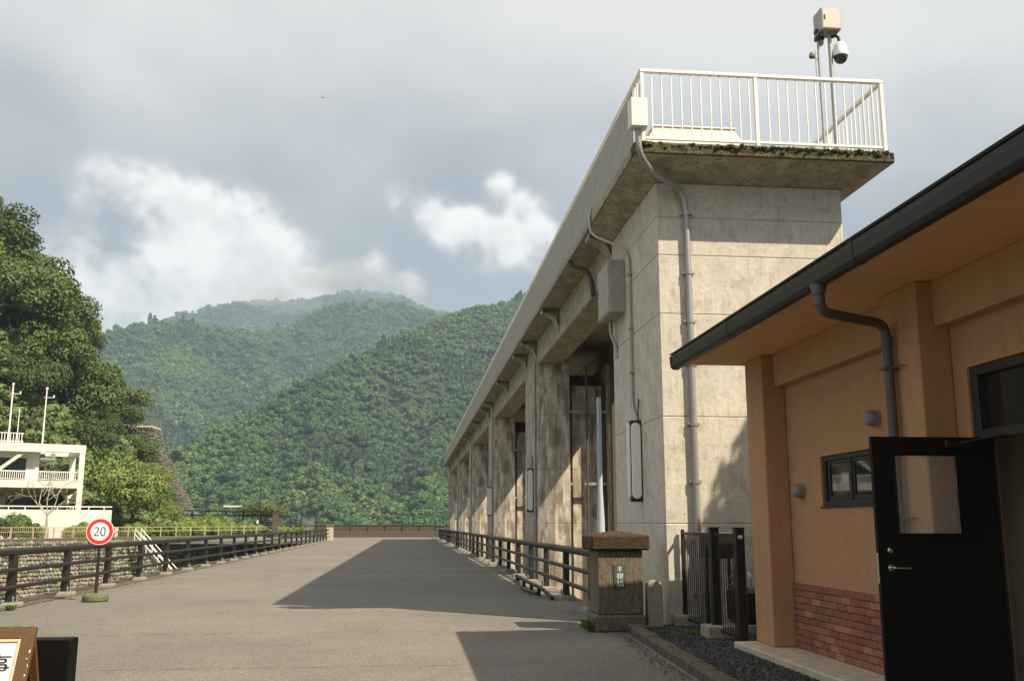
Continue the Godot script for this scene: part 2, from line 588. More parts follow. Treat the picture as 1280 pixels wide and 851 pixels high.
	M.smoke_glass = plain(lin(0.03, 0.03, 0.032), 0.08)
	M.grey_plastic = plain(lin(0.22, 0.215, 0.20), 0.5)
	M.red = plain(lin(0.62, 0.028, 0.022), 0.45)
	M.sign_white = plain(lin(0.80, 0.80, 0.78), 0.4)
	M.navy = plain(lin(0.02, 0.03, 0.11), 0.5)
	M.green_paint = textured(mottled(256, Color(0.31, 0.35, 0.20), Color(0.40, 0.43, 0.26), [noise_bytes(48, 0.05, 256, 256), noise_bytes(49, 0.2, 256, 256)], [], 0.1, 20), 0.4, 0.8)
	M.wood_brown = textured(mottled(512, Color(0.30, 0.215, 0.115), Color(0.38, 0.275, 0.155), [worn, streak_bytes(55, 0.08, 512, 512, 8)], [], 0.06, 21), 0.5, 0.6)
	M.wood_pale = plain(lin(0.62, 0.44, 0.27), 0.6)
	M.board_white = plain(lin(0.80, 0.79, 0.75), 0.45)
	M.black_paint = textured(mottled(512, Color(0.04, 0.034, 0.03), Color(0.06, 0.052, 0.048), [worn, g512], [[noise_bytes(56, 0.09, 512, 512, 2), 0.86, 12.0, Color(0.6, 0.57, 0.54), 0.8]], 0.05, 22), 0.6, 0.6)
	M.black_paint.metallic_specular = 0.25
	M.chip = plain(lin(0.72, 0.68, 0.60), 0.8)
	M.ink = plain(lin(0.03, 0.018, 0.012), 0.7)
	M.plate_green = plain(lin(0.045, 0.075, 0.055), 0.6)
	M.orange = plain(lin(0.75, 0.13, 0.03), 0.6)
	M.beige_paint = plain(lin(0.40, 0.335, 0.215), 0.6)
	M.house_white = textured(mottled(512, Color(0.80, 0.785, 0.745), Color(0.865, 0.85, 0.815), [n512, worn], [[worn, 0.68, 5.0, Color(0.66, 0.62, 0.55), 0.4]], 0.02, 23), 4.0, 0.75)
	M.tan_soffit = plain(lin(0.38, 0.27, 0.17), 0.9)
	# vegetation and ground
	M.leaf = plain(Color.WHITE, 0.62)
	M.leaf.vertex_color_use_as_albedo = true
	M.leaf.backlight_enabled = true
	M.leaf.backlight = Color(0.55, 0.62, 0.30)
	M.far_leaf = plain(Color.WHITE, 0.8)
	M.far_leaf.vertex_color_use_as_albedo = true
	M.bark = textured(mottled(512, Color(0.28, 0.225, 0.17), Color(0.42, 0.36, 0.29), [streak_bytes(57, 0.05, 512, 512, 4), worn], [], 0.1, 24), 0.9, 0.95)
	M.pale_bark = plain(lin(0.40, 0.36, 0.29), 0.9)
	M.grass = textured(mottled(512, Color(0.22, 0.27, 0.10), Color(0.40, 0.43, 0.19), [noise_bytes(58, 0.03, 512, 512), noise_bytes(59, 0.15, 512, 512)], [[worn, 0.62, 4.0, Color(0.46, 0.40, 0.26), 0.6]], 0.2, 25), 5.0, 1.0)
	M.soil = textured(mottled(512, Color(0.17, 0.165, 0.10), Color(0.30, 0.26, 0.18), [noise_bytes(60, 0.03, 512, 512), noise_bytes(61, 0.12, 512, 512)], [], 0.15, 26), 6.0, 1.0)
	M.forest_floor = plain(lin(0.028, 0.045, 0.018), 1.0)
	M.rubble = plain(Color.WHITE, 0.95)
	M.rubble.vertex_color_use_as_albedo = true
	M.joint = plain(lin(0.055, 0.048, 0.038), 1.0)

# ---------------------------------------------------------------- ground and road
func sheet(corners: Array) -> ArrayMesh:   # a flat slab from its outline, 0.3 m thick
	var b := Builder.new()
	b.prism(corners, Vector3.ZERO, Vector3.RIGHT, Vector3.BACK, Vector3.DOWN * 0.3)
	return b.mesh()

func build_ground() -> void:
	var g := Builder.new()
	g.face([Vector3(-5000, -6.3, -5000), Vector3(5000, -6.3, -5000), Vector3(5000, -6.3, 2000), Vector3(-5000, -6.3, 2000)], Vector3.UP)
	structure("ground", g.mesh(), M.soil)
	var road := structure("road", sheet([Vector2(-8.05, 60), Vector2(3.62, 60), Vector2(3.62, -121.5), Vector2(-30, -121.5), Vector2(-30, -97.5), Vector2(-8.05, -96.5)]), M.asphalt)
	# joints across the carriageway
	var rng := RandomNumberGenerator.new()
	rng.seed = 14
	for q in [[-31.0, -7.0, 2.9, 0.07, "pale"], [-47.6, -7.0, 2.9, 0.09, "pale"], [-63.5, -7.0, 2.9, 0.10, "pale"], [-14.9, -6.6, 2.6, 0.012, "dark"], [-11.35, -6.0, 2.6, 0.010, "dark"]]:
		var b := Builder.new()
		var n := 60
		for i in n:
			var pts := []
			for e in [[0, -1], [1, -1], [1, 1], [0, 1]]:
				var t := float(i + e[0]) / n
				var wob := sin(t * 43.0 + q[0]) * 0.02 + sin(t * 101.0) * 0.012
				pts.append(Vector3(lerpf(q[1], q[2], t), 0.004, q[0] + (wob if q[4] == "dark" else 0.0) + e[1] * q[3] * (0.5 + 0.3 * sin(t * 77.0 + 1.0))))
			b.face(pts, Vector3.UP)
		put(road, "joint", b.mesh(), M.seam_pale if q[4] == "pale" else M.seam_dark)
	# dead leaves and grit swept against the edges
	var bit := Builder.new()
	bit.face([Vector3(-1, 0, 0), Vector3(0, 0.25, 0.55), Vector3(1, 0, 0)], Vector3.UP)
	bit.face([Vector3(-1, 0, 0), Vector3(1, 0, 0), Vector3(0, 0.25, -0.55)], Vector3.UP)
	var lm := MultiMesh.new()
	lm.transform_format = MultiMesh.TRANSFORM_3D
	lm.use_colors = true
	lm.mesh = bit.mesh(M.gravel)
	lm.instance_count = 5200
	for i in lm.instance_count:
		var z := -rng.randf_range(9.0, 60.0)
		var x := -7.3 + absf(rng.randfn()) * 0.16
		var pick := rng.randf()
		if pick < 0.35:
			x = 3.15 - absf(rng.randfn()) * 0.22
			z = -rng.randf_range(15.0, 50.0)
		elif pick < 0.55:
			z = -rng.randf_range(8.0, 14.4)
			x = 3.12 - (z + 14.49) * 0.052 - absf(rng.randfn()) * 0.12
		elif pick < 0.63:
			x = rng.randf_range(-7.0, 3.0)
		var r := rng.randf_range(0.006, 0.022)
		lm.set_instance_transform(i, Transform3D(Basis.from_euler(Vector3(rng.randf_range(-0.5, 0.5), rng.randf() * TAU, rng.randf_range(-0.5, 0.5))).scaled(Vector3.ONE * r), Vector3(x, 0.006 + r * 0.3, z)))
		var k := rng.randf_range(0.04, 0.2)
		lm.set_instance_color(i, Color(k * 1.15, k, k * 0.7))
	var li := MultiMeshInstance3D.new()
	li.name = "leaf_litter"
	li.multimesh = lm
	add_child(li)
	tag(li, "dead leaves and grit gathered along the edges of the road", "litter", "", "stuff")
	structure("dam_body", box_mesh(Vector3(11.9, 5.9, 181)), M.pier, Vector3(-2.2, -3.27, -31))
	# lower ground by the rail, and the park's lawn above the stone wall
	var low := Builder.new()
	low.prism([Vector2(-8.2, 40), Vector2(-8.2, -96.4), Vector2(-20, -122), Vector2(-60, -122), Vector2(-90, 40)], Vector3(0, -5.2, 0), Vector3.RIGHT, Vector3.BACK, Vector3.DOWN * 0.4)
	structure("lower_path", low.mesh(), M.grass)
	var lawn := Builder.new()
	lawn.prism([Vector2(-48.0, -53.5), Vector2(-15.0, -116.0), Vector2(-12.5, -121.5), Vector2(-12.5, -160), Vector2(-120, -160), Vector2(-120, -53.5)], Vector3(0, 0.1, 0), Vector3.RIGHT, Vector3.BACK, Vector3.DOWN * 5.2)
	structure("lawn", lawn.mesh(), M.grass)
	# gravel yard between kerb and house
	var yard := Builder.new()
	yard.prism([Vector2(3.22, -14.94), Vector2(30, -14.94), Vector2(30, 8), Vector2(2.45, 8), Vector2(3.02, -10)], Vector3(0, 0.05, 0), Vector3.RIGHT, Vector3.BACK, Vector3.DOWN * 0.35)
	structure("yard_ground", yard.mesh(), M.dirt)
	var peb := Builder.new()
	var prng := RandomNumberGenerator.new()
	prng.seed = 3
	peb.stone(Vector3.ZERO, Vector3(1, 0.75, 0.8), Basis.IDENTITY, prng, 5)
	var mm := MultiMesh.new()
	mm.transform_format = MultiMesh.TRANSFORM_3D
	mm.use_colors = true
	mm.mesh = peb.mesh(M.gravel)
	mm.instance_count = 15000
	for i in mm.instance_count:
		var z := rng.randf_range(-14.9, -6.5)
		var x0 := 3.19 + (z + 14.49) * -0.052 + 0.17
		var x := lerpf(x0, 4.0 if z > -12.1 else 5.6, rng.randf())
		var r := rng.randf_range(0.008, 0.022)
		var t := Transform3D(Basis.from_euler(Vector3(rng.randf() * 6.0, rng.randf() * 6.0, rng.randf() * 6.0)).scaled(Vector3.ONE * r), Vector3(x, 0.048 + r * 0.4, z))
		mm.set_instance_transform(i, t)
		var k := rng.randf_range(0.025, 0.13)
		mm.set_instance_color(i, Color(k * 1.02, k, k * 0.96))
	var gi := MultiMeshInstance3D.new()
	gi.name = "gravel"
	gi.multimesh = mm
	add_child(gi)
	tag(gi, "dark grey gravel between the kerb and the house platform", "gravel", "", "stuff")
	# kerb stones
	var kerb := Node3D.new()
	kerb.name = "kerb"
	add_child(kerb)
	tag(kerb, "row of mossy concrete kerb stones curving from the stone pillar", "kerb", "", "structure")
	var from := Vector3(3.26, 0, -14.35)
	var km := Builder.new()
	km.prism([Vector2(-0.08, -0.1), Vector2(0.08, -0.1), Vector2(0.08, 0.12), Vector2(-0.05, 0.12), Vector2(-0.08, 0.09)], Vector3(0, 0, -0.293), Vector3.RIGHT, Vector3.UP, Vector3(0, 0, 0.586), 0.012)
	var kmesh := km.mesh()
	for i in 34:
		var turn := -0.052 + (0.24 if i == 0 else 0.0)
		put(kerb, "kerb_stone", kmesh, M.kerb, from + Vector3(-0.052, 0, 1) * 0.6 * i + Vector3(0.04 if i == 0 else 0.0, rng.randf_range(-0.008, 0.008), 0), Basis(Vector3.UP, turn + rng.randf_range(-0.015, 0.015)))

# ---------------------------------------------------------------- mountains
var ridges := [
	[Vector3(255, 339, -1224), Vector3(173, 284, -1107), Vector3(114, 243, -1014), Vector3(67, 218, -948), Vector3(32, 193, -879), Vector3(3, 170, -830), Vector3(-23, 150, -790), Vector3(-57, 124, -738), Vector3(-80, 99, -685), Vector3(-105, 67, -611), Vector3(-119, 48, -547), Vector3(-124, 33, -505), Vector3(-130, 14, -462)],
	[Vector3(255, 339, -1224), Vector3(420, 380, -1300), Vector3(700, 400, -1300)],
	[Vector3(-57, 122, -736), Vector3(-64, 89, -657), Vector3(-57, 54, -577), Vector3(-45, 23, -498), Vector3(-32, 4, -439)],
	[Vector3(66, 215, -943), Vector3(49, 159, -849), Vector3(28, 101, -739), Vector3(14, 56, -640), Vector3(8, 21, -540), Vector3(5, 4, -470)],
	[Vector3(190, 285, -1120), Vector3(190, 190, -930), Vector3(170, 90, -720), Vector3(150, 20, -560)],
	[Vector3(-105, 67, -611), Vector3(-90, 37, -532), Vector3(-74, 14, -464), Vector3(-66, 3, -425)],
	[Vector3(-347, 276, -1356), Vector3(-341, 208, -1213), Vector3(-321, 154, -1104), Vector3(-298, 108, -1007)],
	[Vector3(-800, 300, -1150), Vector3(-600, 230, -1150), Vector3(-476, 220, -1210), Vector3(-436, 227, -1225), Vector3(-399, 238, -1258), Vector3(-380, 257, -1296), Vector3(-347, 276, -1356), Vector3(-310, 283, -1386), Vector3(-255, 284, -1427), Vector3(-220, 288, -1464)],
	[Vector3(-310, 283, -1386), Vector3(-294, 210, -1215), Vector3(-263, 138, -1048), Vector3(-236, 84, -920), Vector3(-212, 43, -823)],
	[Vector3(-255, 284, -1427), Vector3(-193, 213, -1286), Vector3(-168, 168, -1188)],
	[Vector3(-399, 238, -1258), Vector3(-390, 150, -1090), Vector3(-360, 60, -920)],
	[Vector3(-232, 303, -1543), Vector3(-205, 320, -1587), Vector3(-150, 364, -1643), Vector3(-106, 383, -1677), Vector3(-75, 392, -1698), Vector3(-32, 394, -1720), Vector3(50, 385, -1759), Vector3(157, 381, -1793)],
	[Vector3(-75, 392, -1698), Vector3(-105, 288, -1496), Vector3(-126, 224, -1344)],
	[Vector3(-705, 449, -2399), Vector3(-623, 506, -2473), Vector3(-546, 556, -2542), Vector3(-424, 591, -2616), Vector3(-341, 610, -2678), Vector3(-251, 640, -2739), Vector3(-155, 672, -2796), Vector3(-53, 666, -2800), Vector3(30, 636, -2850), Vector3(204, 612, -2893), Vector3(500, 560, -2900)],
	[Vector3(-424, 591, -2616), Vector3(-430, 420, -2330), Vector3(-420, 300, -2100)],
	[Vector3(-155, 672, -2796), Vector3(-130, 500, -2500), Vector3(-100, 400, -2250)],
]
var fold: FastNoiseLite
var segs := []

func mountain_height(x: float, z: float) -> float:
	var best := -6.5
	var p := Vector2(x, z)
	var wob := fold.get_noise_2d(x, z)
	var gully := absf(fold.get_noise_2d(x * 0.75 + 300.0, z * 0.5)) * 2.0 - 0.55
	for s in segs:
		if (s[4] - p).length_squared() > s[5]:
			continue
		var t: float = clampf((p - s[0]).dot(s[1]) * s[2], 0.0, 1.0)
		var q: Vector2 = s[0] + s[1] * t
		var d := (p - q).length()
		var h: float = s[3].x + (s[3].y - s[3].x) * t - d * (0.72 + 0.10 * wob) - 6.0 + minf(d, 70.0) * (0.12 * wob + 0.30 * gully)
		best = maxf(best, h)
	return best + fold.get_noise_2d(x * 3.1 + 50.0, z * 3.1) * 3.0

func build_mountains() -> void:
	fold = FastNoiseLite.new()
	fold.seed = 6
	fold.frequency = 0.012
	fold.fractal_octaves = 3
	for r in ridges:
		for i in r.size() - 1:
			var a := Vector2(r[i].x, r[i].z)
			var b := Vector2(r[i + 1].x, r[i + 1].z)
			var reach: float = (maxf(r[i].y, r[i + 1].y) + 20.0) / 0.6 + a.distance_to(b) * 0.5
			segs.append([a, b - a, 1.0 / (b - a).length_squared(), Vector2(r[i].y, r[i + 1].y), (a + b) * 0.5, reach * reach])
	# the land itself, in three sheets of growing cell size
	var b := Builder.new()
	for part in [[-420.0, 320.0, -1000.0, -400.0, 7.0], [-760.0, 520.0, -1930.0, -1000.0, 12.0], [-1000.0, 620.0, -3100.0, -1930.0, 20.0]]:
		var nx := int((part[1] - part[0]) / part[4])
		var nz := int((part[3] - part[2]) / part[4])
		var first := b.v.size()
		for j in nz + 1:
			for i in nx + 1:
				var x: float = part[0] + i * part[4]
				var z: float = part[2] + j * (part[3] - part[2]) / nz
				b.vert(Vector3(x, mountain_height(x, z), z), Vector3.UP)
		for j in nz:
			for i in nx:
				var k := first + j * (nx + 1) + i
				b.idx.append_array([k, k + 1, k + nx + 2, k, k + nx + 2, k + nx + 1])
	for i in range(0, b.idx.size(), 3):
		var e: Vector3 = (b.v[b.idx[i + 2]] - b.v[b.idx[i]]).cross(b.v[b.idx[i + 1]] - b.v[b.idx[i]])
		for k in 3:
			b.n[b.idx[i + k]] += e
	for i in b.n.size():
		b.n[i] = (b.n[i] - Vector3.UP).normalized()
	structure("mountains", b.mesh(), M.forest_floor)
	# the woods on them
	var rng := RandomNumberGenerator.new()
	rng.seed = 99
	var shapes := []
	for k in 4:
		shapes.append(crown_mesh(700 + k, 8, 260, 0.20, 0.6, true, M.far_leaf, k == 3))
	var places := [[], [], [], []]
	var tints := [[], [], [], []]
	var hue := FastNoiseLite.new()
	hue.seed = 17
	hue.frequency = 0.006
	hue.fractal_octaves = 4
	for part in [[-330.0, 260.0, -1260.0, -425.0, 3.5], [-560.0, 260.0, -1860.0, -800.0, 5.3], [-860.0, 360.0, -2900.0, -2050.0, 8.5]]:
		var step: float = part[4]
		var z: float = part[2]
		while z < part[3]:
			var x: float = part[0]
			while x < part[1]:
				var px := x + rng.randf_range(-0.5, 0.5) * step
				var pz := z + rng.randf_range(-0.5, 0.5) * step
				x += step
				var right := px / -pz
				if right < -0.47 or right > 0.24:   # well past the edges of what the road can see
					continue
				if part[4] == 5.3 and pz > -1260.0 and px > -150.0 - (pz + 1260.0) * -0.15:
					continue
				var h := mountain_height(px, pz)
				if h < -3.0:
					continue
				var kind := rng.randi_range(0, 2)
				var c := hue.get_noise_2d(px, pz) * 1.3 + rng.randf_range(-0.5, 0.5)
				var cedar := hue.get_noise_2d(px * 0.8 + 900.0, pz * 0.8) > 0.28
				if cedar and rng.randf() < 0.8:
					kind = 3
					c -= 0.35
				var s := step * (0.48 + 1.0 * pow(rng.randf(), 3.0) + 0.22 * rng.randf())
				var col := Color(0.054, 0.116, 0.028).lerp(Color(0.108, 0.180, 0.036), clampf(c, 0.0, 1.0)).lerp(Color(0.026, 0.064, 0.022), clampf(-c, 0.0, 1.0))
				places[kind].append(Transform3D(Basis(Vector3.UP, rng.randf() * TAU).scaled(Vector3(s, s * rng.randf_range(0.85, 1.25), s)), Vector3(px, h + s * 0.55, pz)))
				tints[kind].append(col)
			z += step
	var woods := Node3D.new()
	woods.name = "forest"
	add_child(woods)
	tag(woods, "dense green forest covering the mountain slopes across the valley", "forest", "", "stuff")
	for k in 4:
		var mm := MultiMesh.new()
		mm.transform_format = MultiMesh.TRANSFORM_3D
		mm.use_colors = true
		mm.mesh = shapes[k]
		mm.instance_count = places[k].size()
		for i in places[k].size():
			mm.set_instance_transform(i, places[k][i])
			mm.set_instance_color(i, tints[k][i])
		var o := MultiMeshInstance3D.new()
		o.name = "conifer_crowns" if k == 3 else "broadleaf_crowns"
		o.multimesh = mm
		o.set_meta("kind", "stuff")
		woods.add_child(o, true)
		print("forest ", k, " ", places[k].size())
	# mist caught on the far ridge
	for k in 16:
		var t := k / 15.0
		var q := [lerpf(-420.0, -40.0, t) + rng.randf_range(-25.0, 25.0), 556.0 + 72.0 * sin(t * 2.6) + rng.randf_range(-25.0, 30.0), -2520.0 + rng.randf_range(-60.0, 90.0), rng.randf_range(110.0, 230.0), rng.randf_range(38.0, 80.0), rng.randf_range(0.0010, 0.0026)]
		var f := FogVolume.new()
		f.name = numbered("mist_bank")
		f.shape = RenderingServer.FOG_VOLUME_SHAPE_ELLIPSOID
		f.size = Vector3(q[3], q[4], 160.0)
		f.rotation.z = rng.randf_range(-0.25, 0.25)
		f.position = Vector3(q[0], q[1], q[2])
		var fm := FogMaterial.new()
		fm.density = q[5]
		fm.albedo = Color(0.96, 0.96, 0.97)
		f.material = fm
		add_child(f)
		tag(f, "thin white mist hanging over the farthest ridge", "mist", "mist on the far ridge", "stuff")

# a crown of unit radius: lobes covered with leaf clumps round a dark core
func crown_mesh(seed_: int, lobes: int, leaves: int, leaf: float, flat: float, core: bool, m: Material, pointed := false, tone := Color(1, 1, 1), spread := 1.0) -> ArrayMesh:
	var rng := RandomNumberGenerator.new()
	rng.seed = seed_
	var b := Builder.new()
	b.tinted = true
	var hubs := []
	for k in lobes:
		var d := Vector3(rng.randfn(), absf(rng.randfn()) * 0.8 - 0.25, rng.randfn()).normalized()
		var far := rng.randf_range(0.35, 0.68) * spread
		var r := rng.randf_range(0.30, 0.5)
		if pointed:
			var up := float(k) / lobes
			hubs.append([Vector3(rng.randf_range(-0.12, 0.12), up * 2.0 - 0.5, rng.randf_range(-0.12, 0.12)), 0.62 * (1.0 - up * 0.8)])
		else:
			hubs.append([Vector3(d.x * far, d.y * far * flat, d.z * far), r])
	if core:
		for hub in hubs:
			b.tint = tone
			b.stone(hub[0], Vector3.ONE * hub[1] * 0.88, Basis(Vector3.UP, rng.randf() * 6.0), rng, 6)
	for i in leaves:
		var hub: Array = hubs[i % hubs.size()]
		var d := Vector3(rng.randfn(), rng.randfn() * 0.8 + 0.25, rng.randfn()).normalized()
		var p: Vector3 = hub[0] + Vector3(d.x, d.y * 0.85, d.z) * hub[1] * rng.randf_range(0.72, 1.08)
		var nn := (d + Vector3(rng.randfn(), rng.randfn() + 0.5, rng.randfn()) * 0.45).normalized()
		var u := nn.cross(Vector3(rng.randfn(), rng.randfn(), rng.randfn())).normalized()
		var w := nn.cross(u)
		var s := leaf * rng.randf_range(0.55, 1.15)
		var k := rng.randf_range(0.72, 1.25)
		b.tint = Color(tone.r * k * rng.randf_range(0.9, 1.12), tone.g * k, tone.b * k)
		# a folded, pointed clump rather than a flat square
		var tip := u * s
		var side := w * s * 0.62
		var lift := nn * s * 0.22
		var q0 := p - tip * 0.9
		var q1 := p + side + lift
		var q2 := p + tip
		var q3 := p - side + lift
		b.face([q0, q1, q2], nn)
		b.face([q0, q2, q3], nn)
	return b.mesh(m)

# ---------------------------------------------------------------- the gate bridge of the dam
const PIERS := [-14.95, -29.7, -45.6, -61.8, -78.5, -95.6]
const PIER_LONG := 3.5

func build_gate_bridge() -> void:
	var rng := RandomNumberGenerator.new()
	rng.seed = 41
	var lifts := [[-6.3, -1.35], [-1.35, 0.2], [0.2, 1.56], [1.56, 3.22], [3.22, 4.88], [4.88, 5.86], [5.86, 6.5], [6.5, 7.09]]
	var words := [
		"pale sunlit concrete tower pier nearest the house, conduit down its front",
		"streaked concrete gate pier with the second wall lamp, just behind the grey pole",
		"third concrete gate pier from the house, lit along its foot",
		"fourth concrete gate pier counted from the house end",
		"fifth concrete gate pier, next to last before the far end",
		"farthest concrete gate pier closing the bridge at the forest",
	]
	var made := {}
	for k in PIERS.size():
		var t := thing("gate_pier", words[k], "pier", Vector3(0, 0, PIERS[k]), 0.0, "piers of the gate bridge")
		for i in lifts.size():
			if k > 0 and i == lifts.size() - 1:
				continue
			var kind := 0 if k == 0 else 1
			var key := [kind, i]
			if not made.has(key):
				var L := PIER_LONG
				var plan: Array
				if kind == 0:
					plan = [Vector2(3.96, 0), Vector2(7.10, 0), Vector2(7.13, -0.03), Vector2(7.13, -L), Vector2(6.1, -L), Vector2(6.1, -L + 0.4), Vector2(4.9, -L + 0.4), Vector2(4.9, -L), Vector2(3.93, -L), Vector2(3.93, -0.03)]
				else:
					var deep: float = 2.4 if i == lifts.size() - 2 else 0.4  # head niche is made up, cut deep so this band goes dark
					plan = [Vector2(4.42, 0), Vector2(4.9, 0), Vector2(4.9, -deep), Vector2(6.1, -deep), Vector2(6.1, 0), Vector2(7.13, 0), Vector2(7.13, -L), Vector2(6.1, -L), Vector2(6.1, -L + 0.4), Vector2(4.9, -L + 0.4), Vector2(4.9, -L), Vector2(3.93, -L), Vector2(3.93, -0.22)]
				var b := Builder.new()
				b.prism(plan, Vector3(0, lifts[i][0], 0), Vector3.RIGHT, Vector3.BACK, Vector3.UP * (lifts[i][1] - lifts[i][0] - 0.002), 0.012)
				made[key] = b.mesh()
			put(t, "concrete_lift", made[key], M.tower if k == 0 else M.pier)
		# below the invented head niche: ties, brackets and the guide rails in the slot
		if k > 0:
			for x in [4.97, 6.03]:
				slab(t, "gate_guide", Vector3(x - 0.05, -6.0, -0.38), Vector3(x + 0.05, 5.84, -0.28), M.rust)
			for q in [[6.25, 0.30, 0.11], [6.75, 0.55, 0.09]]:
				slab(t, "guide_column", Vector3(q[0] - q[2], -6.0, q[1] - 0.10), Vector3(q[0] + q[2], 6.48, q[1] + 0.10), M.rust, 0.01)
			tube_part(t, "riser_pipe", [Vector3(5.42, -6.0, 0.10), Vector3(5.42, 6.4, 0.10)], 0.035, M.rust, 8)
			tube_part(t, "riser_pipe", [Vector3(3.88, -0.2, -0.55), Vector3(3.88, 6.6, -0.55)], 0.04, M.galvanised, 8)
			for y in [4.94, 2.72]:
				slab(t, "cross_tie", Vector3(4.86, y, -0.10), Vector3(6.14, y + 0.09, -0.02), M.block)
	# deck: slab, girders, haunches
	var deck := thing("bridge_deck", "long concrete deck on the gate piers with mossy front edge", "bridge deck", Vector3(0, 0, -14.15))
	var z1 := -99.6 + 14.15
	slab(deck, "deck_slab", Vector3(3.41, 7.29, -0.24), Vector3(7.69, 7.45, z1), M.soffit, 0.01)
	slab(deck, "front_edge", Vector3(3.40, 7.275, 0.0), Vector3(7.70, 7.455, -0.238), M.mossy, 0.02)
	var b := Builder.new()   # sloping soffit in front, then along the right
	var rim := [Vector3(3.43, 7.272, -0.02), Vector3(7.67, 7.272, -0.02)]
	var root := [Vector3(3.925, 7.085, -0.795), Vector3(7.135, 7.085, -0.795)]
	var back := Vector3(0, 0, -4.3)
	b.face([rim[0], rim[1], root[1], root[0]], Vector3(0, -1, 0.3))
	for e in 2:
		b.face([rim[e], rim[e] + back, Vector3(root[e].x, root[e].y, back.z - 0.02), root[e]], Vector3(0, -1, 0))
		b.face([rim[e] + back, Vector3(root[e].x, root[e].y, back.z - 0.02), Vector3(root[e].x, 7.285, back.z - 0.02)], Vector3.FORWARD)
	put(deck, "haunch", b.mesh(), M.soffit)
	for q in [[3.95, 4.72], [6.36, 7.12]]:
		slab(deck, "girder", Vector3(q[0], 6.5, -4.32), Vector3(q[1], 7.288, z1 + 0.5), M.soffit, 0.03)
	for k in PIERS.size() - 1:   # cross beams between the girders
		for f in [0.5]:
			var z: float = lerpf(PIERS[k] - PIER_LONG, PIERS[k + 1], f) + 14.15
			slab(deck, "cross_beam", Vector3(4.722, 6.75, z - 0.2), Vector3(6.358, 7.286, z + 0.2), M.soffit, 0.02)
	var arm := Builder.new()
	var outline := [Vector2(3.95, 7.286), Vector2(3.47, 7.286), Vector2(3.47, 7.17)]
	for i in 6:
		var a := PI / 2 * i / 5.0
		outline.append(Vector2(3.50 + 0.45 * sin(a) * 0.98, 7.16 - 0.52 * (1.0 - cos(a))))
	outline.append(Vector2(3.95, 6.62))
	arm.prism(outline, Vector3(0, 0, -0.2), Vector3.RIGHT, Vector3.UP, Vector3(0, 0, 0.4), 0.015)
	var arm_mesh := arm.mesh()
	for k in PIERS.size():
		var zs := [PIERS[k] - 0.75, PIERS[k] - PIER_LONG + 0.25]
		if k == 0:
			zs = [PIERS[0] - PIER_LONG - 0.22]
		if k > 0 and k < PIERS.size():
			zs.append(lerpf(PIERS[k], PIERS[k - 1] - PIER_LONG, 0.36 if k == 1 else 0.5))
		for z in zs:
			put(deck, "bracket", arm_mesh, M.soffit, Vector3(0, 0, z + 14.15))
	# moss hanging along the edge
	var moss := Builder.new()
	moss.tinted = true
	for i in 420:
		var x := rng.randf_range(3.42, 7.68)
		if rng.randf() < 0.35:
			x = 5.6 + rng.randfn() * 1.2
		if x < 3.42 or x > 7.68:
			continue
		var k := rng.randf_range(0.5, 1.2)
		moss.tint = Color(0.075 * k, 0.078 * k, 0.028 * k) if rng.randf() < 0.65 else Color(0.11 * k, 0.085 * k, 0.05 * k)
		var r := rng.randf_range(0.012, 0.045)
		moss.stone(Vector3(x, 7.45 - rng.randf() * rng.randf() * 0.10, rng.randf_range(-0.06, 0.012)), Vector3(r * 1.3, r, r), Basis(Vector3.UP, rng.randf() * 6.0), rng, 5)
	var mo := put(deck, "moss", moss.mesh(), M.far_leaf)
	mo.set_meta("kind", "stuff")

	build_roof_rail()

	# lamp on each pier's road side
	var lamp := thing("wall_lamp", "tall wall lamp with white lens on the tower's side", "lamp", Vector3(3.93, 1.92, -16.30), 0.0, "wall lamps on the gate piers")
	slab(lamp, "housing", Vector3(-0.20, 0.0, -0.13), Vector3(0.0, 1.38, 0.0), M.dark_frame, 0.02)
	var lens := Builder.new()
	var pill := []
	for i in 9:
		var a := PI * i / 8.0
		pill.append(Vector2(0.082 * cos(a), 1.25 + 0.082 * sin(a)))
	for i in 9:
		var a := PI + PI * i / 8.0
		pill.append(Vector2(0.082 * cos(a), 0.13 + 0.082 * sin(a)))
	lens.prism(pill, Vector3(-0.105, 0, -0.01), Vector3.RIGHT, Vector3.UP, Vector3(0, 0, 0.045), 0.012)
	put(lamp, "lens", lens.mesh(), M.lens)
	var lens2 := Builder.new()
	var thin := []
	for p in pill:
		thin.append(Vector2(p.x * 0.75, p.y))
	lens2.prism(thin, Vector3(-0.195, 0, -0.065), Vector3.BACK, Vector3.UP, Vector3(-0.045, 0, 0), 0.012)
	put(lamp, "lens", lens2.mesh(), M.lens)
	tube_part(lamp, "conduit", [Vector3(-0.04, 1.38, -0.06), Vector3(-0.04, 1.52, -0.06), Vector3(-0.035, 1.6, -0.05), Vector3(-0.03, 1.75, -0.05)], 0.014, M.rust, 6)
	var named := ["", "wall lamp on the second pier, above the brown rail", "wall lamp on the third pier of the bridge", "wall lamp on the fourth pier of the bridge", "wall lamp on the fifth pier, far down the road"]
	for k in range(1, 5):
		copy(lamp, Vector3(3.93, 1.92, PIERS[k] - 1.35), named[k])

	# boxes and conduits on the tower
	var cab := thing("relay_box", "grey steel box hung on the tower's road side under the deck", "box", Vector3(3.93, 5.42, -17.3))
	slab(cab, "case", Vector3(-0.30, 0, -1.1), Vector3(-0.001, 1.0, 0), M.panel, 0.01)
	slab(cab, "door_panel", Vector3(-0.312, 0.04, -1.06), Vector3(-0.302, 0.96, -0.04), M.panel, 0.003)
	for y in [0.2, 0.8]:
		slab(cab, "hinge", Vector3(-0.322, y - 0.04, -0.09), Vector3(-0.312, y + 0.04, -0.06), M.galvanised)
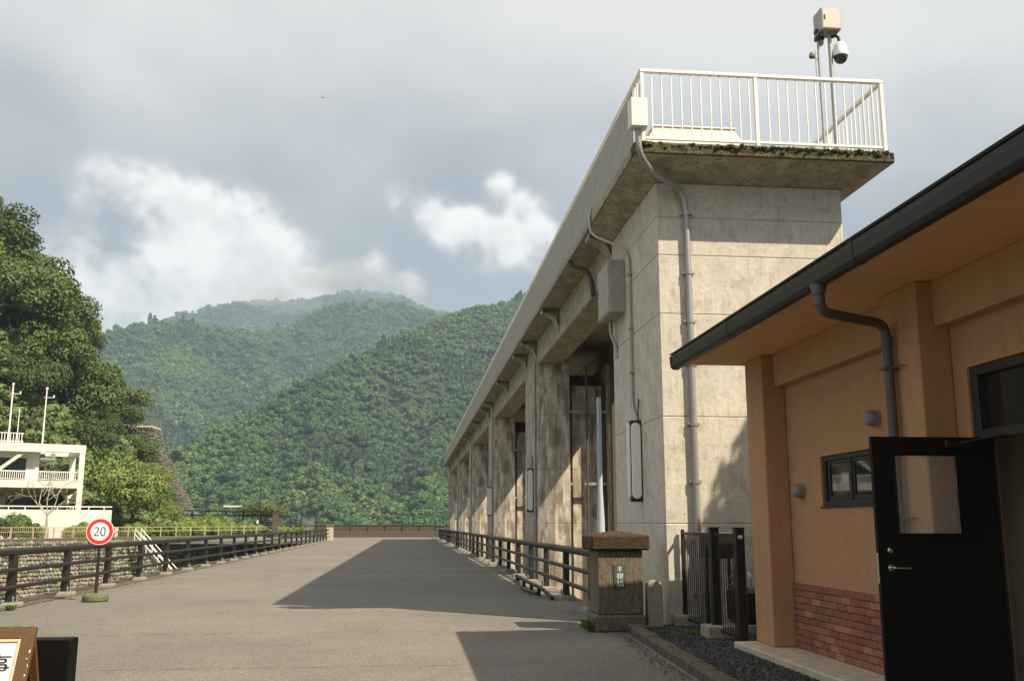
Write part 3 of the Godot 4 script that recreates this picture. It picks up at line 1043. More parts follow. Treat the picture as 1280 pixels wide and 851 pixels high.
	slab(cab, "lock", Vector3(-0.324, 0.46, -0.98), Vector3(-0.312, 0.54, -0.95), M.galvanised)
	tube_part(cab, "cable", bend([Vector3(-0.12, 0, -0.85), Vector3(-0.12, -0.25, -0.85), Vector3(-0.02, -0.55, -0.75), Vector3(-0.02, -0.75, -0.75)], 0.15), 0.035, M.galvanised, 8)

	var jb := thing("junction_box", "cream junction box on the corner of the roof railing", "box", Vector3(3.44, 7.61, -13.9))
	slab(jb, "case", Vector3(-0.135, 0, -0.22), Vector3(0.135, 0.48, 0.0), M.white, 0.012)
	slab(jb, "lid", Vector3(-0.125, 0.01, 0.001), Vector3(0.125, 0.47, 0.012), M.white, 0.004)
	slab(jb, "bracket", Vector3(0.0, 0.03, -0.32), Vector3(0.12, 0.45, -0.221), M.galvanised)

	var p1 := thing("conduit_pipe", "thick grey conduit swinging from the junction box down the tower front", "pipe", Vector3(3.5, 7.6, -14.25))
	var run := bend([Vector3(3.44, 7.62, -14.02), Vector3(3.46, 7.20, -14.05), Vector3(3.80, 7.03, -14.45), Vector3(4.32, 6.98, -14.85), Vector3(4.42, 6.68, -14.885), Vector3(4.43, 6.0, -14.885), Vector3(4.44, 0.06, -14.885)], 0.22)
	for i in run.size():
		run[i] -= p1.position
	tube_part(p1, "pipe", run, 0.048, M.galvanised, 12)
	for y in [6.55, 5.55, 4.75, 4.05, 3.1, 2.2, 1.3, 0.5]:
		var c := Builder.new()
		c.lathe(Vector3.ZERO, [Vector2(0.045, -0.03), Vector2(0.062, -0.03), Vector2(0.062, 0.03), Vector2(0.045, 0.03)], 14)
		c.box(Vector3(-0.075, 0, -0.03), Vector3(0.05, 0.035, 0.05), 0.004)
		c.box(Vector3(0.075, 0, -0.03), Vector3(0.05, 0.035, 0.05), 0.004)
		put(p1, "clamp", c.mesh(), M.galvanised, Vector3(4.435, y, -14.885) - p1.position)

	var p2 := thing("thin_conduit", "thin conduit bending from the deck edge down the tower's side", "pipe", Vector3(3.4, 7.3, -17.2))
	var run2 := bend([Vector3(3.43, 7.62, -17.9), Vector3(3.36, 7.35, -17.85), Vector3(3.38, 7.0, -17.7), Vector3(3.88, 6.50, -16.9), Vector3(3.89, 6.2, -16.75), Vector3(3.89, 3.55, -16.75), Vector3(3.89, 3.3, -16.4)], 0.2)
	for i in run2.size():
		run2[i] -= p2.position
	tube_part(p2, "pipe", run2, 0.026, M.galvanised, 9)
	for y in [6.0, 5.0, 4.2]:
		slab(p2, "clamp", Vector3(3.85, y - 0.02, -16.80) - p2.position, Vector3(3.928, y + 0.02, -16.70) - p2.position, M.galvanised)
	var p3 := thing("downpipe", "dark rain pipe bending off the deck soffit behind the relay box", "pipe", Vector3(3.5, 7.2, -20.3))
	var run3 := bend([Vector3(3.44, 7.30, -20.6), Vector3(3.46, 7.18, -20.6), Vector3(3.80, 7.02, -20.4), Vector3(3.88, 6.75, -20.35), Vector3(3.89, 6.42, -20.3)], 0.1)
	for i in run3.size():
		run3[i] -= p3.position
	tube_part(p3, "pipe", run3, 0.05, M.rust, 10)

	# camera mast on the roof
	var mast := thing("camera_mast", "slim mast with a steel box and white dome camera on the roof corner", "camera mast", Vector3(7.13, 7.45, -15.0))
	tube_part(mast, "pole", [Vector3(0, 0, 0), Vector3(0, 2.5, 0)], 0.035, M.galvanised, 12)
	slab(mast, "foot_plate", Vector3(-0.12, 0.0, -0.12), Vector3(0.12, 0.02, 0.12), M.galvanised, 0.004)
	var cbox := slab(mast, "cabinet", Vector3(-0.20, 2.50, -0.17), Vector3(0.15, 2.90, 0.17), M.cabinet, 0.008)
	slab(cbox, "door", Vector3(-0.155, -0.18, 0.171), Vector3(0.165, 0.18, 0.177), M.cabinet, 0.002)
	slab(cbox, "latch", Vector3(-0.13, -0.02, 0.178), Vector3(-0.11, 0.06, 0.19), M.dark_frame, 0.002)
	var dome := Node3D.new()
	dome.name = "dome_camera"
	dome.position = Vector3(0.17, 2.05, 0.02)
	mast.add_child(dome)
	tube_part(dome, "arm", bend([Vector3(-0.15, 0.38, 0), Vector3(-0.02, 0.42, 0), Vector3(0, 0.25, 0)], 0.12), 0.028, M.dark_frame, 9)
	var d := Builder.new()
	d.lathe(Vector3.ZERO, [Vector2(0.128, 0.02), Vector2(0.132, 0.05), Vector2(0.125, 0.13), Vector2(0.105, 0.22), Vector2(0.06, 0.28), Vector2(0.0, 0.29)], 24)
	put(dome, "hood", d.mesh(), M.sign_white)
	var e := Builder.new()
	var prof := []
	for i in 9:
		var a := PI / 2 * i / 8.0
		prof.append(Vector2(0.118 * sin(a), 0.015 - 0.125 * cos(a)))
	e.lathe(Vector3.ZERO, prof, 24)
	put(dome, "dome", e.mesh(), M.smoke_glass)
	var an := thing("antenna_pole", "thin pole with a small sensor beside the dome camera mast", "antenna", Vector3(6.94, 7.45, -15.05))
	tube_part(an, "pole", [Vector3(0, 0, 0), Vector3(0, 2.62, 0)], 0.022, M.galvanised, 9)
	slab(an, "foot_plate", Vector3(-0.09, 0.0, -0.09), Vector3(0.09, 0.016, 0.09), M.galvanised, 0.003)
	slab(an, "clamp", Vector3(-0.05, 2.38, -0.05), Vector3(0.10, 2.46, 0.05), M.dark_frame, 0.005)
	slab(an, "clamp", Vector3(-0.05, 2.52, -0.05), Vector3(0.10, 2.58, 0.05), M.dark_frame, 0.005)
	slab(an, "insulator", Vector3(0.03, 2.30, -0.05), Vector3(0.09, 2.54, 0.05), M.grey_plastic, 0.02)
	tube_part(an, "side_rod", [Vector3(-0.06, 1.7, 0), Vector3(-0.06, 2.2, 0)], 0.008, M.galvanised, 6)
	var cup := Builder.new()
	cup.lathe(Vector3(-0.12, 2.06, 0), [Vector2(0.05, 0.0), Vector2(0.06, 0.04), Vector2(0.04, 0.09), Vector2(0.0, 0.11)], 14)
	cup.bar(Vector3(-0.12, 2.06, 0), Vector3(0, 2.02, 0), 0.014, 0.014)
	put(an, "sensor", cup.mesh(), M.grey_plastic)
	# hatch on the roof
	var hatch := thing("roof_hatch", "low white hatch with sloping ends behind the roof railing", "hatch", Vector3(4.62, 7.45, -14.95))
	var hb := Builder.new()
	hb.prism([Vector2(-1.05, 0), Vector2(1.12, 0), Vector2(0.70, 0.62), Vector2(-0.66, 0.62)], Vector3(0, 0, -0.8), Vector3.RIGHT, Vector3.UP, Vector3(0, 0, 0.8), 0.015)
	put(hatch, "cover", hb.mesh(), M.white)
	slab(hatch, "lid", Vector3(-0.70, 0.621, -0.82), Vector3(0.74, 0.65, 0.02), M.white, 0.008)
	# slack cable under the deck's right corner
	tag(tube_part(self, "loose_cable", [Vector3(7.62, 7.27, -17.0), Vector3(7.63, 7.0, -17.0), Vector3(7.55, 6.8, -17.0), Vector3(7.35, 6.66, -17.0), Vector3(7.14, 6.6, -17.0)], 0.016, M.galvanised, 6), "loose grey cable hanging under the deck's outer corner", "cable")
	used["loose_cable"] = 0
	# tapered grey pole by the piers
	var pole := thing("steel_pole", "tapered blue-grey steel pole standing between the tower and second pier", "pole", Vector3(4.35, -6.3, -22.2))
	tube_part(pole, "shaft", [Vector3(0, 0, 0), Vector3(0, 7.9, 0), Vector3(0, 8.6, 0), Vector3(0, 10.75, 0)], [0.10, 0.095, 0.06, 0.05], M.blue_grey, 12)
	slab(pole, "base_plate", Vector3(-0.22, 0.0, -0.22), Vector3(0.22, 0.03, 0.22), M.galvanised, 0.005)

# railing round the roof: open in front and on the right, boarded along the road
func build_roof_rail() -> void:
	var r := thing("roof_railing", "white railing round the bridge deck, panelled along the road side", "railing", Vector3(0, 7.455, -14.22))
	var x0 := 3.57
	var x1 := 7.58
	var zl := -99.4 + 14.22
	slab(r, "top_rail", Vector3(x0 - 0.035, 1.205, -0.035), Vector3(x1 + 0.035, 1.265, 0.035), M.white, 0.01)
	slab(r, "bottom_rail", Vector3(x0 + 0.03, 0.075, -0.018), Vector3(x1 - 0.03, 0.12, 0.018), M.white, 0.005)
	slab(r, "toe_board", Vector3(x0 + 0.03, 0.0, -0.09), Vector3(x1 - 0.9, 0.06, -0.05), M.white, 0.004)
	for x in [x0, x1]:
		slab(r, "top_rail", Vector3(x - 0.035, 1.205, zl), Vector3(x + 0.035, 1.265, -0.037), M.white, 0.01)
		slab(r, "bottom_rail", Vector3(x - 0.018, 0.075, zl), Vector3(x + 0.018, 0.12, -0.03), M.white, 0.005)
	var post := box_mesh(Vector3(0.06, 1.203, 0.06), 0.006)
	var mid := (x0 + x1) * 0.5 - 0.13
	for x in [x0, mid, x1]:
		put(r, "post", post, M.white, Vector3(x, 0.602, 0))
	var bal := box_mesh(Vector3(0.022, 1.083, 0.022), 0.004)
	var n := 25
	for i in range(1, n):
		var x := lerpf(x0, x1, float(i) / n)
		if absf(x - mid) > 0.06:
			put(r, "baluster", bal, M.white, Vector3(x, 0.662, 0))
	var k := 0
	var z := -2.0
	while z > zl:
		for x in [x0, x1]:
			put(r, "post", post, M.white, Vector3(x, 0.602, z))
		z -= 2.0
	z = -0.16
	while z > -18.0:
		put(r, "baluster", bal, M.white, Vector3(x1, 0.662, z))
		if z > -1.0:
			put(r, "baluster", bal, M.white, Vector3(x0, 0.662, z))
		z -= 0.16
	# boards outside the left run
	var board := box_mesh(Vector3(0.03, 1.04, 1.985), 0.006)
	z = -0.30 - 1.0
	while z > zl + 1.0:
		put(r, "side_panel", board, M.panel, Vector3(x0 - 0.075, 0.525, z))
		z -= 2.0

# ---------------------------------------------------------------- rails along the road
func guard_rail(called: String, label: String, x: float, z0: float, z1: float, side: float) -> void:
	var r := thing(called, label, "guard rail", Vector3(x, 0, z0), 0.0, "brown guard rails along the dam road")
	var rng := RandomNumberGenerator.new()
	rng.seed = int(absf(x) * 10)
	var post := Builder.new()
	post.prism([Vector2(-0.13, 0.07), Vector2(0.13, 0.07), Vector2(0.095, 1.0), Vector2(-0.095, 1.0)], Vector3(-0.055, 0, 0), Vector3.BACK, Vector3.UP, Vector3(0.11, 0, 0), 0.008)
	var pm := post.mesh()
	var foot := Builder.new()
	foot.box(Vector3(0, 0.03, 0), Vector3(0.34, 0.12, 0.46), 0.015)
	var fm := foot.mesh()
	var bolt := Builder.new()
	bolt.lathe(Vector3.ZERO, [Vector2(0.016, 0.0), Vector2(0.016, 0.07), Vector2(0.028, 0.07), Vector2(0.028, 0.095), Vector2(0.012, 0.1), Vector2(0.012, 0.13), Vector2(0.0, 0.13)], 6)
	var bm := bolt.mesh()
	var plate := box_mesh(Vector3(0.24, 0.014, 0.30), 0.003)
	var z := 0.0
	var last := z1 - z0
	while z >= last - 0.01:
		put(r, "post", pm, M.brown_metal, Vector3(0, 0, z))
		var f := put(r, "footing", fm, M.block, Vector3(0, 0, z), Basis(Vector3.UP, rng.randf_range(-0.03, 0.03)))
		put(f, "base_plate", plate, M.galvanised, Vector3(0, 0.097, 0))
		for b in [Vector3(0.085 * side, 0.09, -0.09), Vector3(0.085 * side, 0.09, 0.09)]:
			put(f, "anchor_bolt", bm, M.galvanised, b)
		z -= 3.0
	# each rail in 6 m lengths with sleeves over the joints
	var parts := [["top_rail", 0.072, 1.03, 0.0], ["rail", 0.042, 0.70, side * 0.085], ["rail", 0.042, 0.38, side * 0.085]]
	for q in parts:
		var a := 1.5
		while a > last:
			var e := maxf(a - 6.0, last - 0.25)
			tube_part(r, q[0], [Vector3(q[3], q[2], a - 0.004), Vector3(q[3], q[2], e + 0.004)], q[1], M.brown_metal, 14)
			if e > last:
				tube_part(r, "sleeve", [Vector3(q[3], q[2], e + 0.06), Vector3(q[3], q[2], e - 0.06)], q[1] + 0.006, M.brown_metal, 14)
			a = e

func build_rails() -> void:
	guard_rail("guard_rail", "long brown pipe guard rail on the sunny edge above the stone wall", -7.5, -10.9, -93.9, 1.0)
	guard_rail("guard_rail", "long brown pipe guard rail below the piers, ending at the stone pillar", 3.3, -17.7, -110.7, -1.0)
	# concrete lip under the left rail
	structure("edge_strip", box_mesh(Vector3(0.85, 0.35, 100)), M.kerb, Vector3(-7.72, -0.157, -44))
	# end posts
	var ep := thing("end_pillar", "pale narrow concrete end pillar of the sunny guard rail", "pillar", Vector3(-7.45, 0, -95.2))
	slab(ep, "shaft", Vector3(-0.3, 0, -0.45), Vector3(0.3, 1.30, 0.45), M.step, 0.02)
	slab(ep, "cap", Vector3(-0.36, 1.302, -0.51), Vector3(0.36, 1.46, 0.51), M.old_stone, 0.03)
	var eq := thing("end_pillar", "dark squat end pillar where the shaded guard rail stops", "pillar", Vector3(3.55, 0, -112.3))
	slab(eq, "shaft", Vector3(-0.45, 0, -0.45), Vector3(0.45, 1.28, 0.45), M.old_stone, 0.02)
	slab(eq, "cap", Vector3(-0.55, 1.282, -0.55), Vector3(0.55, 1.5, 0.55), M.mossy, 0.03)
	# fence across the far end
	var far := thing("end_fence", "brown two-rail fence on a mossy plinth across the road's far end", "fence", Vector3(-2.5, 0, -120.2))
	slab(far, "plinth", Vector3(-9.5, 0, -0.25), Vector3(6.5, 0.66, 0.25), M.rust, 0.03)
	var fp := box_mesh(Vector3(0.2, 0.72, 0.14), 0.01)
	for i in 8:
		put(far, "post", fp, M.brown_metal, Vector3(-8.6 + 2.05 * i, 0.97, 0))
	for q in [[1.32, 0.07], [0.98, 0.035]]:
		tube_part(far, "rail", [Vector3(-9.5, q[0], 0.02), Vector3(6.5, q[0], 0.02)], q[1], M.brown_metal, 10)
	var wall := thing("parapet_wall", "pale concrete parapet behind the far end fence", "wall", Vector3(-4, -6.3, -124))
	slab(wall, "body", Vector3(-14, 0, -0.3), Vector3(14, 7.70, 0.3), M.kerb, 0.02)
	slab(wall, "coping", Vector3(-14, 7.702, -0.42), Vector3(14, 7.80, 0.42), M.kerb, 0.02)
	# bent pipe barrier lying along the shaded rail
	var lb := thing("low_barrier", "low bent pipe barrier lying along the foot of the shaded guard rail", "barrier", Vector3(2.75, 0, -23.2))
	tube_part(lb, "pipe", bend([Vector3(0.22, 0.05, 2.75), Vector3(0.10, 0.20, 2.2), Vector3(0.02, 0.24, 0.0), Vector3(0.1, 0.22, -3.2), Vector3(0.3, 0.05, -4.0)], 0.3), 0.04, M.brown_metal, 10)
	tube_part(lb, "pipe", bend([Vector3(0.0, 0.09, 1.9), Vector3(-0.08, 0.07, 0.3), Vector3(0.0, 0.12, -2.6)], 0.5), 0.035, M.brown_metal, 10)
	for z in [1.9, 0.6, -0.9, -2.4]:
		slab(lb, "leg", Vector3(0.02, 0.0, z - 0.04), Vector3(0.09, 0.22, z + 0.04), M.brown_metal, 0.006)
		slab(lb, "foot_plate", Vector3(-0.07, 0.001, z - 0.12), Vector3(0.17, 0.03, z + 0.12), M.galvanised, 0.004)

	# stone pillar with the name plate
	var p := thing("stone_pillar", "weathered stone gate pillar with dark cap and small name plate", "pillar", Vector3(3.12, 0, -14.83))
	slab(p, "plinth", Vector3(-0.38, 0, -0.36), Vector3(0.38, 0.24, 0.36), M.old_stone, 0.025)
	slab(p, "shaft", Vector3(-0.345, 0.242, -0.33), Vector3(0.345, 1.17, 0.33), M.old_stone, 0.02)
	var cap := Builder.new()
	cap.box(Vector3(0, 1.28, 0), Vector3(0.88, 0.22, 0.84), 0.025)
	for s in [[-1, -1, 1, -1], [1, -1, 1, 1], [1, 1, -1, 1], [-1, 1, -1, -1]]:
		cap.face([Vector3(s[0] * 0.415, 1.388, s[1] * 0.395), Vector3(s[2] * 0.415, 1.388, s[3] * 0.395), Vector3(0, 1.455, 0)], Vector3.UP)
	put(p, "cap", cap.mesh(), M.old_cap)
	var plate := slab(p, "name_plate", Vector3(-0.10, 0.63, 0.331), Vector3(0.085, 0.96, 0.343), M.plate_green, 0.003)
	# three characters, brushed as strokes (grid of -1..1)
	var water := [[0, 1, 0, -0.9], [0, -0.9, -0.25, -0.7], [-0.75, 0.4, -0.2, 0.4], [-0.2, 0.4, -0.8, -0.6], [0.75, 0.65, 0.15, 0.15], [0.1, 0.3, 0.85, -0.7]]
	var root := [[-0.95, 0.45, -0.1, 0.45], [-0.52, 1, -0.52, -1], [-0.52, 0.4, -0.95, -0.35], [-0.5, 0.3, -0.15, -0.1], [0.1, 0.9, 0.1, -0.9], [0.1, 0.9, 0.8, 0.9], [0.8, 0.9, 0.8, 0.0], [0.1, 0.45, 0.8, 0.45], [0.1, 0.0, 0.8, 0.0], [0.1, -0.85, 0.4, -0.6], [0.35, 0.0, 0.95, -0.95], [0.9, -0.25, 0.55, -0.45]]
	var bridge := [[-0.95, 0.45, -0.1, 0.45], [-0.52, 1, -0.52, -1], [-0.52, 0.4, -0.95, -0.35], [-0.5, 0.3, -0.15, -0.1], [0.0, 0.85, 0.9, 0.95], [0.0, 0.6, 0.95, 0.6], [0.45, 0.9, 0.05, 0.25], [0.5, 0.6, 0.95, 0.25], [0.25, 0.3, 0.75, 0.3], [0.25, 0.1, 0.75, 0.1], [0.0, -0.1, 0.0, -0.95], [0.0, -0.1, 0.95, -0.1], [0.95, -0.1, 0.95, -0.95], [0.3, -0.4, 0.7, -0.4], [0.3, -0.75, 0.7, -0.75], [0.3, -0.4, 0.3, -0.75], [0.7, -0.4, 0.7, -0.75]]
	var y := 0.105
	for glyph in [water, root, bridge]:
		var g := Builder.new()
		for s in glyph:
			g.bar(Vector3(s[0] * 0.052, y + s[1] * 0.045, 0.008), Vector3(s[2] * 0.052, y + s[3] * 0.045, 0.008), 0.011, 0.004)
		put(plate, "character", g.mesh(), M.sign_white)
		y -= 0.105
	# small concrete marker beside it
	var mk := thing("marker_post", "small round-topped concrete marker between the pillar and the tower", "marker post", Vector3(3.66, 0, -14.66))
	var mb := Builder.new()
	var out := [Vector2(-0.12, 0), Vector2(0.12, 0), Vector2(0.11, 0.66)]
	for i in 5:
		var a := PI * (0.15 + 0.7 * i / 4.0)
		out.append(Vector2(0.11 * cos(a), 0.66 + 0.07 * sin(a)))
	out.append(Vector2(-0.11, 0.66))
	mb.prism(out, Vector3(0, 0, -0.09), Vector3.RIGHT, Vector3.UP, Vector3(0, 0, 0.18), 0.015)
	put(mk, "body", mb.mesh(), M.block)

	# black bar fence and gate between tower and house
	var f := thing("bar_fence", "black metal bar fence with gate between the tower and the house", "fence", Vector3(4.19, 0.05, -14.9))
	var bars := [[0.06, 1.50], [1.66, 2.55]]
	slab(f, "post", Vector3(-0.025, 0, 0.0), Vector3(0.025, 1.42, 0.05), M.black_metal, 0.004)
	for z in [1.58, 2.62]:
		slab(f, "post", Vector3(-0.06, 0, z - 0.06), Vector3(0.06, 1.44, z + 0.06), M.black_metal, 0.008)
		slab(f, "post_cap", Vector3(-0.066, 1.441, z - 0.066), Vector3(0.066, 1.46, z + 0.066), M.black_metal, 0.004)
	slab(f, "label_sticker", Vector3(-0.03, 1.32, 2.681), Vector3(0.03, 1.36, 2.683), M.lens)
	var bar := box_mesh(Vector3(0.008, 1.22, 0.018), 0.001)
	for s in bars:
		for yy in [0.10, 1.36]:
			slab(f, "rail", Vector3(-0.018, yy - 0.02, s[0]), Vector3(0.018, yy + 0.02, s[1]), M.black_metal, 0.004)
		var n := int((s[1] - s[0]) / 0.098)
		for i in range(1, n):
			put(f, "bar", bar, M.black_metal, Vector3(0, 0.73, lerpf(s[0], s[1], float(i) / n)))
	slab(f, "latch", Vector3(-0.045, 0.78, 2.30), Vector3(-0.02, 0.84, 2.56), M.black_metal, 0.006)
	slab(f, "latch_handle", Vector3(-0.075, 0.72, 2.36), Vector3(-0.046, 0.745, 2.50), M.black_metal, 0.006)
	for q in [[0.02, 0.26], [1.58, 0.34]]:
		slab(f, "footing", Vector3(-0.19, -0.08, q[0] - q[1] * 0.45), Vector3(0.19, 0.16, q[0] + q[1] * 0.55 + 0.05), M.block, 0.015)
	var mb2 := thing("meter_box", "dark green meter box on a stand behind the bar fence", "box", Vector3(4.55, 0.05, -14.35))
	slab(mb2, "case", Vector3(-0.22, 1.0, -0.12), Vector3(0.24, 1.38, 0.12), M.plate_green, 0.01)
	slab(mb2, "door", Vector3(-0.20, 1.02, 0.121), Vector3(0.22, 1.36, 0.13), M.black_metal, 0.003)
	for x in [-0.16, 0.18]:
		slab(mb2, "leg", Vector3(x - 0.02, 0, -0.02), Vector3(x + 0.02, 0.999, 0.02), M.black_metal)
	var pump := thing("pump_unit", "low dark pump unit on the gravel behind the bar fence", "pump", Vector3(4.85, 0.05, -13.9))
	slab(pump, "bed", Vector3(-0.3, 0.0, -0.35), Vector3(0.3, 0.12, 0.35), M.block, 0.01)
	slab(pump, "case", Vector3(-0.24, 0.122, -0.3), Vector3(0.24, 0.60, 0.3), M.black_metal, 0.05)
	tube_part(pump, "pipe", bend([Vector3(0.0, 0.6, 0.1), Vector3(0.0, 0.80, 0.1), Vector3(0.0, 0.82, -0.9)], 0.08), 0.035, M.galvanised, 8)

# ---------------------------------------------------------------- the house on the right
func build_house() -> void:
	var zf := -12.0      # far end
	var zn := 3.0        # near end, behind the camera
	var h := thing("house", "orange-beige rendered house with dark eaves beside the road", "house", Vector3(4.56, 0.0, -12.0))
	var o := h.position
	var pl := slab(h, "platform", Vector3(4.0, -0.1, -12.07) - o, Vector3(10.2, 0.137, zn) - o, M.step, 0.015)
	# front wall with its openings: window z -10.5..-9.15, doorway z -7.5..-6.0
	var w0 := 4.56
	var w1 := 4.76
	for q in [[-11.98, -10.5, 0.139, 3.60], [-10.5, -9.15, 0.139, 1.74], [-10.5, -9.15, 2.29, 3.60], [-9.15, -7.5, 0.139, 3.60], [-7.5, -6.0, 2.82, 3.60], [-6.0, zn - 0.2, 0.139, 3.60]]:
		slab(h, "wall", Vector3(w0, q[2], q[0]) - o, Vector3(w1, q[3], q[1]) - o, M.stucco)
	slab(h, "wall", Vector3(w1 + 0.001, 0.139, -11.98) - o, Vector3(10.0, 3.60, -11.78) - o, M.stucco)
	slab(h, "wall", Vector3(w1 + 0.001, 0.139, zn - 0.4) - o, Vector3(10.0, 3.60, zn - 0.2) - o, M.stucco)
	slab(h, "wall", Vector3(9.8, 0.139, -11.779) - o, Vector3(10.0, 3.60, zn - 0.401) - o, M.stucco)
	slab(h, "inner_wall", Vector3(6.4, 0.139, -11.77) - o, Vector3(6.5, 3.59, zn - 0.41) - o, M.inside)
	slab(h, "inner_wall", Vector3(5.25, 0.139, -9.0) - o, Vector3(5.31, 2.998, -4.9) - o, M.inside)
	slab(h, "ceiling", Vector3(w1 + 0.002, 3.0, -11.77) - o, Vector3(6.398, 3.1, zn - 0.41) - o, M.inside)
	# piers and the band of the lintel
	for q in [[-12.0, -11.42], [-8.35, -7.70], [-4.7, -4.05], [-1.0, -0.35]]:
		slab(h, "pilaster", Vector3(4.27, 0.138, q[0]) - o, Vector3(4.559, 3.599, q[1]) - o, M.stucco, 0.012)
	for q in [[-11.419, -8.351], [-7.699, -4.701], [-4.049, -1.001]]:
		slab(h, "lintel_band", Vector3(4.42, 3.20, q[0]) - o, Vector3(4.559, 3.598, q[1]) - o, M.stucco, 0.008)
	# brick dado, brick by brick
	var dado := Node3D.new()
	dado.name = "brick_dado"
	h.add_child(dado)
	slab(dado, "mortar_bed", Vector3(4.548, 0.139, -11.418) - o, Vector3(4.5595, 0.872, -8.352) - o, M.mortar)
	var rng := RandomNumberGenerator.new()
	rng.seed = 8
	var bl := 0.2175
	var bh := 0.0735
	var brick := box_mesh(Vector3(0.028, bh - 0.008, bl - 0.008), 0.003)
	var half := box_mesh(Vector3(0.028, bh - 0.008, bl * 0.5 - 0.008), 0.003)
	for r in 10:
		var y := 0.139 + bh * (r + 0.5)
		var z := -11.418
		var first := r % 2 == 1
		while z < -8.353 - 0.05:
			var L := bl * 0.5 if first else bl
			if z + L > -8.35:
				L = bl * 0.5
				if z + L > -8.35:
					break
			put(dado, "brick", half if L < bl else brick, M.bricks[[0, 0, 1, 1, 2, 0, 2, 3][rng.randi() % 8]], Vector3(4.542 + rng.randf_range(-0.0015, 0.0015), y, z + L * 0.5) - o)
			z += L
			first = false
	# small sliding window
	var win := Node3D.new()
	win.name = "window"
	h.add_child(win)
	for q in [[-10.5, -9.15, 1.741, 1.80], [-10.5, -9.15, 2.235, 2.289], [-10.5, -10.44, 1.801, 2.234], [-9.21, -9.15, 1.801, 2.234], [-9.855, -9.805, 1.801, 2.234]]:
		slab(win, "frame", Vector3(4.585, q[2], q[0] + 0.001) - o, Vector3(4.655, q[3], q[1] - 0.001) - o, M.dark_frame, 0.004)
	for q in [[-10.40, -9.86], [-9.80, -9.24]]:
		for e in [[q[0], q[1], 1.802, 1.842], [q[0], q[1], 2.195, 2.233], [q[0], q[0] + 0.035, 1.843, 2.194], [q[1] - 0.035, q[1], 1.843, 2.194]]:
			slab(win, "sash", Vector3(4.60, e[2], e[0]) - o, Vector3(4.635, e[3], e[1]) - o, M.dark_frame, 0.003)
		slab(win, "pane", Vector3(4.614, 1.843, q[0] + 0.036) - o, Vector3(4.620, 2.194, q[1] - 0.036) - o, M.dark_glass)
	slab(win, "sill", Vector3(4.535, 1.725, -10.53) - o, Vector3(4.60, 1.7405, -9.12) - o, M.dark_frame, 0.003)
	# doorway: frame, transom, the open leaf
	var df := Node3D.new()
	df.name = "door_frame"
	h.add_child(df)
	for q in [[-7.498, -7.40, 0.139, 2.818], [-6.10, -6.002, 0.139, 2.818], [-7.399, -6.101, 2.22, 2.30], [-7.399, -6.101, 2.74, 2.818]]:
		slab(df, "frame_bar", Vector3(4.58, q[2], q[0]) - o, Vector3(4.69, q[3], q[1]) - o, M.dark_frame, 0.004)
	slab(df, "transom_pane", Vector3(4.63, 2.301, -7.398) - o, Vector3(4.637, 2.739, -6.102) - o, M.dark_glass)
	var door := Node3D.new()
	door.name = "door"
	h.add_child(door)
	door.position = Vector3(4.63, 0.15, -7.36) - o
	for q in [[-1.015, -0.845, 0.0, 2.08], [-0.32, 0.0, 0.0, 2.08], [-0.845, -0.32, 1.94, 2.08], [-0.845, -0.32, 0.0, 1.32]]:
		slab(door, "leaf", Vector3(q[0], q[2], -0.02), Vector3(q[1], q[3], 0.02), M.door)
	for q in [[-0.845, -0.83, 1.315, 1.945], [-0.33, -0.315, 1.315, 1.945], [-0.83, -0.33, 1.315, 1.33], [-0.83, -0.33, 1.93, 1.945]]:
		slab(door, "glazing_bead", Vector3(q[0], q[2], 0.0201), Vector3(q[1], q[3], 0.027), M.door, 0.002)
	slab(door, "pane", Vector3(-0.844, 1.321, -0.004), Vector3(-0.321, 1.939, 0.004), M.glass)
	slab(door, "lock_plate", Vector3(-1.019, 0.95, -0.013), Vector3(-1.0155, 1.18, 0.013), M.steel)
	var hd := Node3D.new()
	hd.name = "handle"
	hd.position = Vector3(-0.925, 1.07, 0.0205)
	door.add_child(hd)
	var rose := Builder.new()
	rose.lathe(Vector3.ZERO, [Vector2(0.026, 0.0), Vector2(0.026, 0.008), Vector2(0.011, 0.012), Vector2(0.011, 0.05)], 16, Basis(Vector3.RIGHT, PI / 2))
	rose.tube(bend([Vector3(0, 0, 0.045), Vector3(0.01, 0, 0.055), Vector3(0.14, 0, 0.052)], 0.01), 0.0095, 8)
	put(hd, "lever", rose.mesh(), M.steel)
	var lk := Builder.new()
	lk.lathe(Vector3(0, 0.13, 0), [Vector2(0.022, 0.0), Vector2(0.022, 0.012), Vector2(0.013, 0.018), Vector2(0.0, 0.018)], 14, Basis(Vector3.RIGHT, PI / 2))
	put(hd, "lock_cylinder", lk.mesh(), M.steel)
	for y in [0.25, 1.05, 1.8]:
		slab(door, "hinge", Vector3(-0.04, y - 0.06, -0.038), Vector3(0.03, y + 0.06, -0.0205), M.black_metal, 0.004)
	tube_part(door, "closer_arm", [Vector3(-0.3, 2.03, 0.07), Vector3(-0.05, 2.085, 0.25), Vector3(0.0, 2.10, 0.5)], 0.010, M.black_metal, 6)
	slab(door, "closer", Vector3(-0.42, 2.00, 0.0205), Vector3(-0.2, 2.055, 0.07), M.black_metal, 0.006)
	# eaves, fascia, gutter, roof
	var sz := -12.27
	while sz < zn:
		var ez := minf(sz + 1.82, zn)
		slab(h, "soffit_panel", Vector3(3.49, 3.60, sz) - o, Vector3(4.9, 3.625, ez - 0.006) - o, M.soffit_board, 0.002)
		sz = ez
	slab(h, "soffit_backing", Vector3(3.49, 3.6255, -12.26) - o, Vector3(4.9, 3.64, zn) - o, M.mortar)
	slab(h, "soffit_batten", Vector3(3.50, 3.582, -12.26) - o, Vector3(3.60, 3.5995, zn) - o, M.soffit_board, 0.004)
	var g := Builder.new()
